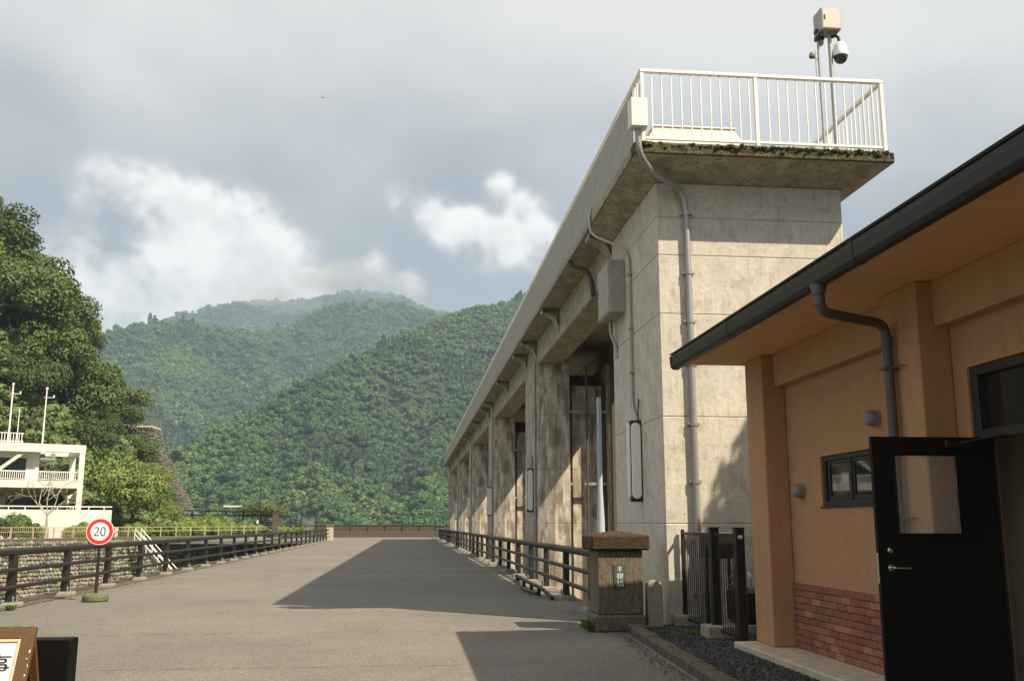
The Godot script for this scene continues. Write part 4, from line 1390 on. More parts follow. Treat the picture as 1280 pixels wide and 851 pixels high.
	g.prism([Vector2(3.38, 3.66), Vector2(3.39, 3.575), Vector2(3.42, 3.545), Vector2(3.488, 3.545), Vector2(3.488, 3.715), Vector2(3.38, 3.71)], Vector3(0, 0, -12.31) - o, Vector3.RIGHT, Vector3.UP, Vector3(0, 0, zn + 12.31), 0.004)
	put(h, "gutter", g.mesh(), M.gutter)
	for z in [-12.30, -10.05, -7.0, -4.0, -1.0]:
		var j := Builder.new()
		j.prism([Vector2(3.374, 3.66), Vector2(3.384, 3.572), Vector2(3.417, 3.540), Vector2(3.487, 3.540), Vector2(3.487, 3.717), Vector2(3.374, 3.713)], Vector3(0, 0, z - 0.04) - o, Vector3.RIGHT, Vector3.UP, Vector3(0, 0, 0.08), 0.003)
		put(h, "gutter_joint", j.mesh(), M.gutter)
	var roof := Builder.new()
	roof.prism([Vector2(3.36, 3.735), Vector2(7.2, 4.25), Vector2(11.2, 3.70), Vector2(11.2, 3.67), Vector2(7.2, 4.21), Vector2(3.49, 3.725), Vector2(3.37, 3.719)], Vector3(0, 0, -12.27) - o, Vector3.RIGHT, Vector3.UP, Vector3(0, 0, zn + 12.55))
	var ro := put(h, "roof", roof.mesh(), M.gutter)
	var gab := Builder.new()
	gab.prism([Vector2(3.495, 3.642), Vector2(10.9, 3.642), Vector2(10.9, 3.68), Vector2(7.2, 4.18), Vector2(3.495, 3.72)], Vector3(0, 0, -11.97) - o, Vector3.RIGHT, Vector3.UP, Vector3(0, 0, 0.15))
	put(ro, "gable", gab.mesh(), M.stucco)
	slab(ro, "ridge_cap", Vector3(7.05, 4.235, -12.29) - o, Vector3(7.35, 4.29, zn + 0.3) - o, M.gutter, 0.02)
	for z in [-11.2, -8.6]:
		slab(ro, "snow_guard", Vector3(3.60, 3.79, z) - o, Vector3(3.66, 3.86, z + 0.08) - o, M.gutter, 0.006)
	# rainwater pipe
	var dp := Node3D.new()
	dp.name = "downpipe"
	h.add_child(dp)
	tube_part(dp, "outlet", [Vector3(3.44, 3.56, -7.75) - o, Vector3(3.44, 3.47, -7.75) - o], [0.075, 0.052], M.downpipe, 14)
	tube_part(dp, "pipe", bend([Vector3(3.44, 3.50, -7.75) - o, Vector3(3.45, 3.32, -7.75) - o, Vector3(4.19, 3.30, -8.1) - o, Vector3(4.20, 3.1, -8.1) - o, Vector3(4.20, 0.14, -8.1) - o], 0.12), 0.043, M.downpipe, 14)
	for p in [Vector3(3.44, 3.42, -7.75), Vector3(4.20, 3.14, -8.1)]:
		tube_part(dp, "collar", [p + Vector3(0, 0.04, 0) - o, p - Vector3(0, 0.04, 0) - o], 0.05, M.downpipe, 14)
	for y in [2.9, 1.6, 0.5]:
		slab(dp, "bracket", Vector3(4.14, y - 0.012, -8.16) - o, Vector3(4.269, y + 0.012, -8.04) - o, M.downpipe, 0.003)
		tube_part(dp, "pin", [Vector3(4.2, y, -8.04) - o, Vector3(4.24, y, -7.90) - o], 0.008, M.downpipe, 6)
	# lamp on the wall
	var wl := thing("wall_light", "small grey dome light on the house wall beside the window", "wall light", Vector3(4.559, 1.93, -11.03))
	var wb := Builder.new()
	wb.lathe(Vector3.ZERO, [Vector2(0.075, 0.0), Vector2(0.082, 0.035), Vector2(0.080, 0.07), Vector2(0.068, 0.10), Vector2(0.045, 0.122), Vector2(0.0, 0.132)], 20, Basis(Vector3.FORWARD, -PI / 2))
	put(wl, "shade", wb.mesh(), M.grey_plastic)
	var wr := Builder.new()
	wr.lathe(Vector3.ZERO, [Vector2(0.088, 0.0), Vector2(0.088, 0.015), Vector2(0.078, 0.018)], 20, Basis(Vector3.FORWARD, -PI / 2))
	put(wl, "back_plate", wr.mesh(), M.galvanised)
	copy(wl, Vector3(4.559, 2.57, -9.10), "small grey dome light half hidden behind the downpipe")

# ---------------------------------------------------------------- wooded slope on the left
var slope_noise: FastNoiseLite

func slope_height(x: float, z: float) -> float:
	var s := clampf((-98.0 - z) / 12.0, 0.0, 1.0)
	s = s * s * (3.0 - 2.0 * s)
	var foot := -28.5 - 0.06 * (-97.0 - z)
	var h := 0.1 + s * clampf(1.28 * (foot - x), 0.0, 46.0)
	if z < -140.0 and x > -56.0:
		h = minf(h, 14.6) if x < -41.0 else 0.0
	return h

var crowns := {}

func make_crowns() -> void:
	crowns.dark = []
	crowns.mid = []
	crowns.light = []
	for k in 3:
		crowns.dark.append(crown_mesh(200 + k, 30, 9000, 0.058, 1.05, false, M.leaf, false, Color(0.068, 0.110, 0.026), 1.45))
		crowns.mid.append(crown_mesh(220 + k, 30, 9000, 0.058, 1.05, false, M.leaf, false, Color(0.090, 0.142, 0.031), 1.45))
	for k in 2:
		crowns.light.append(crown_mesh(240 + k, 26, 7000, 0.06, 1.0, false, M.leaf, false, Color(0.185, 0.235, 0.05), 1.25))
	crowns.bush = crown_mesh(260, 18, 4000, 0.07, 0.8, true, M.leaf, false, Color(0.16, 0.225, 0.035), 1.0)
	crowns.bush_dark = crown_mesh(261, 18, 4000, 0.07, 0.8, true, M.leaf, false, Color(0.08, 0.125, 0.026), 1.0)
	crowns.umbrella = crown_mesh(262, 22, 5000, 0.06, 0.35, false, M.leaf, false, Color(0.10, 0.135, 0.03), 1.3)

func limbs(b: Builder, from: Vector3, to: Vector3, r: float, depth: int, rng: RandomNumberGenerator) -> void:
	var mid := from.lerp(to, 0.5) + Vector3(rng.randfn(), rng.randfn() * 0.4, rng.randfn()) * from.distance_to(to) * 0.07
	b.tube([from, mid, to], [r, r * 0.78, r * 0.55], 6, false)
	if depth <= 0:
		return
	for k in 3:
		var d := (to - from).normalized()
		var side := d.cross(Vector3(rng.randfn(), rng.randfn(), rng.randfn())).normalized()
		var n := (d * 0.75 + side * rng.randf_range(0.5, 1.0) + Vector3.UP * 0.2).normalized()
		var start := from.lerp(to, rng.randf_range(0.55, 1.0))
		limbs(b, start, start + n * from.distance_to(to) * rng.randf_range(0.55, 0.8), r * 0.5, depth - 1, rng)

var trunks := []

func tree(called: String, label: String, at: Vector3, tall: float, wide: float, crown: Mesh, group := "", turn := 0.0) -> Node3D:
	var t := thing(called, label, "tree", at, turn, group)
	if trunks.is_empty():
		for k in 3:
			var rng := RandomNumberGenerator.new()
			rng.seed = 300 + k
			var b := Builder.new()
			b.tube([Vector3(0, -0.12, 0), Vector3(0.01, 0.12, 0), Vector3(-0.01, 0.34, 0.01)], [0.034, 0.026, 0.019], 8, false)
			for j in 5:
				var a := TAU * (j + rng.randf() * 0.6) / 5.0
				limbs(b, Vector3(-0.01, 0.28 + 0.02 * j, 0.01), Vector3(cos(a) * 0.2, 0.55 + rng.randf() * 0.25, sin(a) * 0.2), 0.012, 2, rng)
			trunks.append(b.mesh())
	put(t, "trunk", trunks[int(absf(at.x * 7.0)) % 3], M.bark, Vector3.ZERO, Basis.from_scale(Vector3(wide * 2.0, tall, wide * 2.0)))
	var c := put(t, "crown", crown, M.leaf, Vector3(0, tall * 0.62, 0), Basis.from_scale(Vector3(wide, tall * 0.42, wide)))
	c.material_override = null
	return t

func build_hillside() -> void:
	make_crowns()
	slope_noise = FastNoiseLite.new()
	slope_noise.seed = 12
	slope_noise.frequency = 0.09
	var b := Builder.new()
	var nx := 60
	var nz := 70
	for j in nz + 1:
		for i in nx + 1:
			var x := lerpf(-130.0, -24.0, float(i) / nx)
			var z := lerpf(-152.0, -97.0, float(j) / nz)
			var h := slope_height(x, z)
			b.vert(Vector3(x, h + (slope_noise.get_noise_2d(x, z) * 1.6 if h > 1.0 else -0.25), z), Vector3.UP)
	for j in nz:
		for i in nx:
			var k := j * (nx + 1) + i
			b.idx.append_array([k, k + 1, k + nx + 2, k, k + nx + 2, k + nx + 1])
	for i in range(0, b.idx.size(), 3):
		var e: Vector3 = (b.v[b.idx[i + 2]] - b.v[b.idx[i]]).cross(b.v[b.idx[i + 1]] - b.v[b.idx[i]])
		for k in 3:
			b.n[b.idx[i + k]] += e
	for i in b.n.size():
		b.n[i] = (b.n[i] - Vector3.UP).normalized()
	structure("hillside", b.mesh(), M.soil)
	var spots := [[-39.9, 13.1, -108.3, 6.3], [-47.3, 22.4, -108.6, 8.0], [-34.9, 7.2, -111.3, 5.9], [-39.5, 13.1, -112.3, 9.9], [-44.0, 18.8, -112.4, 11.2], [-48.0, 23.9, -112.9, 6.1], [-38.5, 11.3, -117.4, 8.8], [-52.1, 28.7, -117.5, 7.5], [-43.0, 17.0, -118.1, 8.7], [-47.9, 23.3, -118.7, 9.2], [-41.2, 14.4, -121.7, 7.5], [-48.1, 23.3, -122.8, 11.3], [-53.6, 30.1, -123.6, 11.0], [-38.1, 10.2, -124.9, 5.1], [-44.7, 18.6, -125.7, 7.4], [-49.6, 24.8, -127.5, 7.3], [-57.7, 35.1, -128.0, 6.9], [-41.2, 14.0, -128.3, 8.0], [-53.8, 30.0, -129.5, 6.3], [-45.7, 19.5, -130.6, 6.6], [-52.7, 28.2, -134.0, 9.7], [-58.4, 35.5, -134.1, 6.3], [-43.7, 16.7, -135.1, 6.1], [-48.5, 22.8, -135.1, 10.4], [-61.3, 39.0, -136.9, 6.2], [-53.9, 29.4, -138.4, 9.3], [-60.9, 38.2, -140.9, 7.7], [-45.3, 18.2, -141.3, 7.6], [-50.7, 25.1, -141.4, 6.6], [-56.9, 32.9, -142.2, 7.2], [-64.9, 43.1, -143.0, 6.3], [-61.1, 38.1, -145.1, 6.2], [-47.9, 21.2, -145.4, 8.0], [-52.5, 27.1, -145.9, 7.4], [-57.3, 33.1, -146.9, 7.1], [-66.2, 44.5, -146.9, 6.9], [-62.6, 39.8, -148.9, 6.9], [-46.2, 18.8, -149.2, 5.0], [-53.1, 27.5, -150.5, 6.6], [-58.9, 34.8, -152.1, 7.8], [-67.4, 45.7, -152.1, 6.7], [-49.1, 22.3, -152.3, 7.0], [-55.4, 30.1, -154.5, 7.3], [-63.3, 40.1, -155.6, 6.3], [-70.4, 46.1, -156.1, 6.6], [-48.8, 21.5, -157.5, 5.3], [-53.2, 27.0, -158.2, 9.2], [-58.8, 34.1, -159.1, 6.3], [-67.9, 45.8, -159.8, 6.1], [-72.0, 46.1, -161.7, 7.3], [-61.8, 37.7, -162.8, 6.8], [-51.9, 25.0, -163.0, 4.9], [-56.0, 30.2, -163.4, 6.6], [-74.5, 46.1, -164.8, 10.3], [-53.3, 26.4, -167.4, 5.2], [-71.0, 46.1, -167.5, 7.4], [-60.1, 35.1, -168.0, 7.0], [-64.2, 40.3, -168.8, 6.1], [-56.6, 30.5, -170.3, 6.4], [-75.5, 46.1, -171.5, 11.1], [-61.2, 36.1, -173.3, 6.5], [-71.7, 46.1, -173.5, 7.3], [-78.8, 46.1, -175.2, 7.3], [-56.5, 29.9, -175.2, 5.2]]
	var rng := RandomNumberGenerator.new()
	rng.seed = 70
	for s in spots:
		var k := rng.randf()
		var kind: String = "dark" if k < 0.42 else ("mid" if k < 0.86 else "light")
		var words: String = {"dark": "dark green broadleaf tree on the wooded slope behind the white building", "mid": "mid green broadleaf tree on the wooded slope behind the white building", "light": "yellow-green broadleaf tree on the wooded slope behind the white building"}[kind]
		var crown: Mesh = crowns[kind][rng.randi() % crowns[kind].size()]
		var up: String = "high on" if s[1] > 19.0 else ("halfway up" if s[1] > 9.0 else "low on")
		var lean: float = s[0] / s[2]
		var beside: String = "at the picture's edge" if lean > 0.37 else ("behind the roof masts" if lean > 0.325 else "towards the stone revetment")
		words = {"dark": "dark green", "mid": "mid green", "light": "yellow-green"}[kind] + " broadleaf tree " + up + " the wooded slope " + beside
		tree("broadleaf_tree", words, Vector3(s[0], minf(s[1], slope_height(s[0], s[2])) - 0.3, s[2]), s[3], s[3] * rng.randf_range(0.40, 0.48), crown, "trees on the wooded slope", rng.randf() * TAU)
	# undergrowth closing the slope between the trees
	var mm := MultiMesh.new()
	mm.transform_format = MultiMesh.TRANSFORM_3D
	mm.use_colors = true
	mm.mesh = crown_mesh(280, 9, 420, 0.15, 0.8, true, M.leaf, false, Color(1, 1, 1))
	var at := []
	for i in 5200:
		var z := -rng.randf_range(104.0, 176.0)
		var x := -rng.randf_range(27.0, 78.0)
		var h := slope_height(x, z)
		if h < 1.2 or x / z > 0.47 or (z < -140.0 and x > -44.0):
			continue
		var r := rng.randf_range(0.9, 2.1)
		at.append([Transform3D(Basis(Vector3.UP, rng.randf() * TAU).scaled(Vector3(r, r * rng.randf_range(0.7, 1.1), r)), Vector3(x, h + slope_noise.get_noise_2d(x, z) * 1.6 + r * 0.3, z)), Color(0.095, 0.14, 0.03) * rng.randf_range(0.6, 1.5)])
	mm.instance_count = at.size()
	for i in at.size():
		mm.set_instance_transform(i, at[i][0])
		mm.set_instance_color(i, at[i][1])
	var o := MultiMeshInstance3D.new()
	o.name = "undergrowth"
	o.multimesh = mm
	add_child(o)
	tag(o, "tangled green undergrowth between the trees of the slope", "undergrowth", "", "stuff")
	# masonry revetment at the end of the slope: stones laid on a curved batter
	var wall := thing("masonry_revetment", "tall curved stone revetment below a railing at the wood's end", "retaining wall", Vector3(-38.1, 0.0, -148.0))
	var st := Builder.new()
	st.tinted = true
	var back := Builder.new()
	var rows := 34
	var prof := func(t: float) -> float: return 8.2 * pow(clampf(1.0 - t, 0.0, 1.0), 1.15)
	var tall := 16.0
	for r in 24:
		var t0 := float(r) / 24.0
		var t1 := float(r + 1) / 24.0
		var y0 := t0 * tall - 0.5
		var y1 := t1 * tall - 0.5
		var o0: float = prof.call(t0)
		var o1: float = prof.call(t1)
		back.face([Vector3(-16, y0, o0), Vector3(o0, y0, o0), Vector3(o1, y1, o1), Vector3(-16, y1, o1)], Vector3(0, 0.3, 1))
		back.face([Vector3(o0, y0, o0), Vector3(o0, y0, -5), Vector3(o1, y1, -5), Vector3(o1, y1, o1)], Vector3(1, 0.3, 0))
	for r in rows:
		var t := (r + 0.5) / rows
		var off: float = prof.call(t)
		var lean := atan2(float(prof.call(t - 0.02) - prof.call(t + 0.02)), tall * 0.04)
		for side in 2:
			var along := Vector3.RIGHT if side == 0 else Vector3.FORWARD
			var flat := Vector3.BACK if side == 0 else Vector3.RIGHT
			var out := flat * cos(lean) + Vector3.UP * sin(lean)
			var turn := Basis(along, out, along.cross(out))
			var s := 0.0
			var reach: float = 14.0 + off if side == 0 else 4.8 + off
			while s < reach:
				var w := rng.randf_range(0.38, 0.66)
				var k := rng.randf_range(0.5, 1.3)
				st.tint = Color(0.125 * k, 0.112 * k, 0.092 * k) if rng.randf() < 0.8 else Color(0.085 * k, 0.095 * k, 0.045 * k)
				var p := Vector3(-14.0 + s + w * 0.5, 0, off) if side == 0 else Vector3(off, 0, off - s - w * 0.5)
				st.stone(p + Vector3(0, t * tall - 0.5 + rng.randf_range(-0.12, 0.12), 0), Vector3(w * 0.56, rng.randf_range(0.15, 0.26), rng.randf_range(0.2, 0.34)), turn * Basis(Vector3.UP, rng.randf_range(-0.5, 0.5)), rng, 5)
				s += w
	put(wall, "backing", back.mesh(), M.joint)
	put(wall, "stones", st.mesh(), M.rubble).set_meta("kind", "stuff")
	slab(wall, "coping", Vector3(-16, tall - 0.5, -5), Vector3(0.25, tall - 0.2, 0.25), M.step, 0.03)
	slab(wall, "ledge", Vector3(-12, 6.9, float(prof.call(0.46)) - 0.3), Vector3(float(prof.call(0.46)) + 0.25, 7.05, float(prof.call(0.46)) + 0.25), M.kerb, 0.02)
	var rail := thing("slope_railing", "thin grey railing along the top of the stone revetment", "railing", Vector3(-38.1, tall - 0.2, -148.0))
	var post := box_mesh(Vector3(0.09, 1.1, 0.09), 0.005)
	for i in 4:
		put(rail, "post", post, M.galvanised, Vector3(-6.0 - i * 1.4, 0.55, 0.1))
		put(rail, "post", post, M.galvanised, Vector3(-0.1 - i * 1.4, 0.55, 0.1))
		put(rail, "post", post, M.galvanised, Vector3(0.1, 0.55, -0.6 - i * 1.4))
	for y in [0.45, 0.78, 1.08]:
		tube_part(rail, "rail", [Vector3(-12, y, 0.16), Vector3(0.16, y, 0.16)], 0.04, M.galvanised, 6)
		tube_part(rail, "rail", [Vector3(0.16, y, 0.15), Vector3(0.16, y, -4.9)], 0.04, M.galvanised, 6)
	tree("spreading_tree", "flat-topped tree leaning out over the stone revetment", Vector3(-41.0, 14.6, -143.0), 7.0, 3.9, crowns.umbrella)
	for q in [[-37.0, -138.0, 5.6, "mid", "small green tree against the foot of the stone revetment's shaded end"], [-34.4, -136.0, 5.2, "light", "yellow-green sapling low in front of the stone revetment"], [-32.2, -131.0, 4.6, "mid", "low green tree hiding the base of the stone revetment"], [-29.8, -124.0, 4.6, "light", "bright low tree between the revetment and the park shrubs"], [-40.8, -139.5, 6.5, "dark", "dark tree wrapping the left shoulder of the stone revetment"]]:
		tree("revetment_tree", q[4], Vector3(q[0], slope_height(q[0], q[1]) - 0.2, q[1]), q[2], q[2] * 0.46, crowns[q[3]][1], "", q[0])

# ---------------------------------------------------------------- park, white building, stone wall
func build_park() -> void:
	var rng := RandomNumberGenerator.new()
	rng.seed = 120
	# retaining wall of field stones under the park fence
	var a := Vector3(-40.0, 0.1, -68.5)
	var c := Vector3(-14.8, 0.1, -116.3)
	var run := c - a
	var len := run.length()
	var along := run / len
	var out := Vector3(-along.z, 0, along.x)   # towards the road
	if out.x < 0.0:
		out = -out
	var wall := thing("stone_wall", "rough field-stone retaining wall below the park fence", "retaining wall", a)
	var st := Builder.new()
	st.tinted = true
	var face_turn := Basis(along, out, along.cross(out))
	var rows := 17
	for r in rows:
		var y := -5.3 + 5.35 * (r + 0.5) / rows
		var lean := (rows - r) * 0.055
		var s := 0.0
		while s < len:
			var w := rng.randf_range(0.26, 0.46)
			var k := rng.randf_range(0.45, 1.35)
			var kind := rng.randf()
			st.tint = Color(0.26 * k, 0.225 * k, 0.165 * k) if kind < 0.62 else (Color(0.20 * k, 0.20 * k, 0.19 * k) if kind < 0.88 else Color(0.11 * k, 0.14 * k, 0.05 * k))
			st.stone(along * (s + w * 0.5) + out * (lean + rng.randf_range(-0.02, 0.05)) + Vector3(0, y + rng.randf_range(-0.04, 0.04), 0), Vector3(w * 0.55, 0.15, 0.17), face_turn * Basis(Vector3.UP, rng.randf_range(-0.3, 0.3)), rng, 6)
			s += w
	put(wall, "stones", st.mesh(), M.rubble).set_meta("kind", "stuff")
	var bk := Builder.new()
	bk.face([Vector3(0, -5.4, 0) + out * 0.9, along * len + Vector3(0, -5.4, 0) + out * 0.9, along * len + out * 0.02, out * 0.02], out)
	put(wall, "backing", bk.mesh(), M.joint)
	var cop := Builder.new()
	cop.bar(Vector3(0, 0.0, 0), along * len, 0.20, 0.55, 0.02)
	put(wall, "coping", cop.mesh(), M.kerb)
	# fence on it
	var f := thing("park_fence", "low beige metal park fence on top of the stone wall", "fence", a + Vector3(0, 0.1, 0) - out * 0.1)
	var post := box_mesh(Vector3(0.10, 1.12, 0.10), 0.006)
	var n := int(len / 2.15)
	for i in n + 1:
		put(f, "post", post, M.beige_paint, along * (len * i / n) + Vector3(0, 0.56, 0))
	for y in [1.08, 0.72, 0.16]:
		var b := Builder.new()
		b.bar(Vector3(0, y, 0), along * len + Vector3(0, y, 0), 0.06 if y > 1.0 else 0.045, 0.05)
		put(f, "rail", b.mesh(), M.beige_paint)
	var bal := Builder.new()
	for i in int(26.0 / 0.2):
		bal.bar(along * (6.0 + i * 0.2) + Vector3(0, 0.17, 0), along * (6.0 + i * 0.2) + Vector3(0, 1.05, 0), 0.02, 0.02)
	put(f, "balusters", bal.mesh(), M.beige_paint).set_meta("kind", "stuff")
	# stair down the wall with white handrails
	var stair := thing("wall_stair", "steep stair with white handrails down the stone wall", "stairs", Vector3(-24.9, 0.1, -94.6))
	var down := Vector3(4.9, -4.6, 2.0)
	var across := Vector3(down.z, 0, -down.x).normalized() * 0.45
	for s in 18:
		var p := down * ((s + 0.5) / 18.0)
		var sb := Builder.new()
		sb.bar(p - across + Vector3(0, -0.12, 0), p + across + Vector3(0, -0.12, 0), 0.14, 0.36)
		put(stair, "step", sb.mesh(), M.kerb)
	for e in [-1.0, 1.0]:
		for y in [1.0, 0.55]:
			tube_part(stair, "handrail", [across * e + Vector3(0, y, 0), across * e + down + Vector3(0, y, 0)], 0.045, M.white, 8)
		for i in 5:
			var q: Vector3 = across * e + down * (i / 4.0)
			tube_part(stair, "post", [q + Vector3(0, -0.1, 0), q + Vector3(0, 1.0, 0)], 0.04, M.white, 8)
	var cone := thing("traffic_cone", "orange traffic cone by the park fence at the stair head", "cone", Vector3(-25.3, 0.1, -97.0))
	var cb := Builder.new()
	cb.lathe(Vector3.ZERO, [Vector2(0.16, 0.04), Vector2(0.05, 0.85), Vector2(0.0, 0.86)], 14)
	cb.box(Vector3(0, 0.02, 0), Vector3(0.4, 0.04, 0.4), 0.01)
	put(cone, "body", cb.mesh(), M.orange)
	var wp := thing("white_post", "short white post beside the speed sign, at the park fence", "post", Vector3(-26.9, 0.1, -94.8))
	slab(wp, "shaft", Vector3(-0.14, 0, -0.14), Vector3(0.14, 1.1, 0.14), M.white, 0.02)
	slab(wp, "cap", Vector3(-0.17, 1.1, -0.17), Vector3(0.17, 1.16, 0.17), M.white, 0.02)

	# bushes
	var bushes := [
		[-33.6, -88.5, 1.7, 2.1, "dark", "dense dark bush by the white stair at the park's edge"],
		[-32.4, -90.4, 1.05, 1.4, "bush", "small bright bush under the bare tree"],
		[-30.0, -95.0, 1.7, 1.5, "bush", "round clipped bush before the white building's column"],
		[-28.7, -96.2, 1.2, 1.5, "bush", "clipped bush behind the speed sign"],
		[-25.0, -105.0, 1.6, 1.8, "bush", "bush at the foot of the light green tree"],
		[-23.4, -106.4, 1.9, 2.0, "bush", "rounded bush beside the light green tree"],
		[-21.4, -109.2, 1.5, 2.4, "bush", "pointed bright bush in the row along the park fence"],
		[-19.9, -111.4, 1.3, 1.9, "bush", "rounded bush right of the pointed bush by the fence"],
		[-18.2, -113.8, 1.6, 1.7, "bush", "wide bush nearest the brown gate post"],
		[-26.2, -99.6, 1.5, 1.5, "bush", "rounded bush by the stair head at the park fence"],
		[-22.4, -107.6, 1.5, 1.7, "bush", "rounded bush left of the pointed bush by the fence"],
		[-16.9, -115.6, 1.2, 1.3, "bush", "small low bush just left of the brown gate pillar"],
		[-24.2, -104.0, 1.3, 1.4, "dark", "dark low bush between two bright ones by the fence"],
		[-20.6, -112.8, 1.6, 2.2, "dark", "dark bush behind the row of bright fence bushes"],
		[-27.3, -102.6, 1.7, 1.9, "dark", "dark bush in the shade under the light green tree"],
	]
	for q in bushes:
		var t := thing("bush", q[5], "bush", Vector3(q[0], 0.1, q[1]), rng.randf() * TAU, "bushes along the park fence")
		var m: Mesh = crowns.bush_dark if q[4] == "dark" else crowns.bush
		put(t, "foliage", m, null, Vector3(0, q[3] * 0.42, 0), Basis.from_scale(Vector3(q[2], q[3] * 0.95, q[2])))
		var sb := Builder.new()
		for k in 4:
			sb.tube([Vector3(0, -0.05, 0), Vector3(rng.randf_range(-0.4, 0.4), q[3] * 0.5, rng.randf_range(-0.4, 0.4))], 0.04, 5, false)
		put(t, "stems", sb.mesh(), M.bark)
	var hedge := thing("hedge", "low clipped hedge by the chain-link gate", "hedge", Vector3(-13.4, 0.1, -117.0))
	for i in 3:
		put(hedge, "foliage", crowns.bush, null, Vector3(-1.2 + i * 1.2, 0.65, 0), Basis(Vector3.UP, i * 1.3) * Basis.from_scale(Vector3(1.05, 0.85, 0.9)))
	tree("light_tree", "bright yellow-green tree in front of the stone revetment", Vector3(-27.4, 0.1, -102.0), 7.0, 3.0, crowns.light[0])
	tree("young_tree", "smaller light green tree between the white building and revetment", Vector3(-31.2, 0.4, -107.0), 8.2, 3.0, crowns.light[1])
	tree("spreading_tree", "low spreading tree behind the lamp post in the park", Vector3(-18.6, 0.1, -129.0), 4.6, 3.3, crowns.umbrella)
	# bare tree
	var bare := thing("bare_tree", "leafless pale tree in front of the white building", "tree", Vector3(-31.0, 0.1, -88.6))
	var tb := Builder.new()
	var r2 := RandomNumberGenerator.new()
	r2.seed = 9
	tb.tube([Vector3(0, -0.2, 0), Vector3(0.05, 1.2, 0), Vector3(0, 2.4, 0)], [0.16, 0.12, 0.09], 8, false)
	put(bare, "trunk", tb.mesh(), M.pale_bark)
	for q in [Vector3(-2.3, 2.6, 0.3), Vector3(-1.1, 3.6, -0.4), Vector3(0.2, 3.7, 0.4), Vector3(1.2, 3.2, -0.3), Vector3(2.6, 2.2, 0.2)]:
		var lb := Builder.new()
		limbs(lb, Vector3(0, 2.2, 0), Vector3(0, 2.2, 0) + q * 0.62, 0.06, 3, r2)
		put(bare, "branch", lb.mesh(), M.pale_bark)

	white_building()

	# dark steel fence, lamp, gate at the far end of the park
	var df := thing("steel_fence", "dark brown steel fence with heavy top beam across the park's far side", "fence", Vector3(-29.5, 0.1, -129.0))
	var d := Vector3(13.6, 0, 6.2)
	for q in [[3.2, 0.55], [2.5, 0.12], [1.6, 0.10]]:
		var b := Builder.new()
		b.bar(Vector3(0, q[0], 0), d + Vector3(0, q[0] - (0.35 if q[1] > 0.2 else 0.0), 0), q[1], 0.12)
		put(df, "beam", b.mesh(), M.brown_metal)
	for i in 7:
		var q := d * (i / 6.0)
		slab(df, "post", q + Vector3(-0.1, -0.2, -0.1), q + Vector3(0.1, 3.0, 0.1), M.brown_metal, 0.01)
	var lp := thing("street_lamp", "slim dark park lamp with flat head near the spreading tree", "street lamp", Vector3(-17.9, 0.1, -121.0))
	tube_part(lp, "pole", [Vector3(0, 0, 0), Vector3(0, 6.5, 0)], [0.09, 0.055], M.dark_frame, 10)
	slab(lp, "head", Vector3(-0.1, 6.5, -0.15), Vector3(0.75, 6.62, 0.15), M.dark_frame, 0.03)
	slab(lp, "lens", Vector3(0.1, 6.47, -0.11), Vector3(0.7, 6.499, 0.11), M.lens)
	slab(lp, "signal_box", Vector3(-0.28, 1.5, -0.12), Vector3(-0.06, 1.9, 0.12), M.white, 0.02)
	var bp := thing("brown_pillar", "chunky brown gate pillar at the end of the park fence", "pillar", Vector3(-15.0, 0.1, -113.6))
	slab(bp, "shaft", Vector3(-0.3, 0, -0.3), Vector3(0.3, 2.6, 0.3), M.rust, 0.03)
	slab(bp, "cap", Vector3(-0.36, 2.601, -0.36), Vector3(0.36, 2.72, 0.36), M.rust, 0.03)
	var cg := thing("chain_link_gate", "chain-link gate with thin posts at the road's far bend", "gate", Vector3(-12.6, 0.0, -113.0))
	for x in [0.0, 0.55, 2.1]:
		tube_part(cg, "post", [Vector3(x, 0, 0), Vector3(x, 2.55, 0)], 0.05, M.dark_frame, 8)
	for y in [0.2, 1.4, 2.45]:
		tube_part(cg, "rail", [Vector3(-2.0, y, 0), Vector3(2.1, y, 0)], 0.03, M.dark_frame, 6)
	var net := Builder.new()
	for i in 42:
		var x := 0.55 + 0.07 * i
		for s in [-1.0, 1.0]:
			var lo := Vector3(clampf(x - 1.1 * s, 0.55, 2.1), 0.25, 0)
			var hi := Vector3(clampf(x + 1.1 * s, 0.55, 2.1), 2.4, 0)
			if lo.x != hi.x:
				net.bar(lo, hi, 0.008, 0.008)
	put(cg, "netting", net.mesh(), M.galvanised).set_meta("kind", "stuff")
	var wr := thing("white_guardrail", "short white guard rail beyond the dark steel fence", "guard rail", Vector3(-24.0, 0.1, -131.0))
	slab(wr, "beam", Vector3(0, 3.62, 0), Vector3(2.4, 3.80, 0.08), M.white, 0.02)
	for x in [0.3, 2.1]:
		slab(wr, "post", Vector3(x - 0.06, -0.1, -0.1), Vector3(x + 0.06, 3.65, 0.0), M.rust)

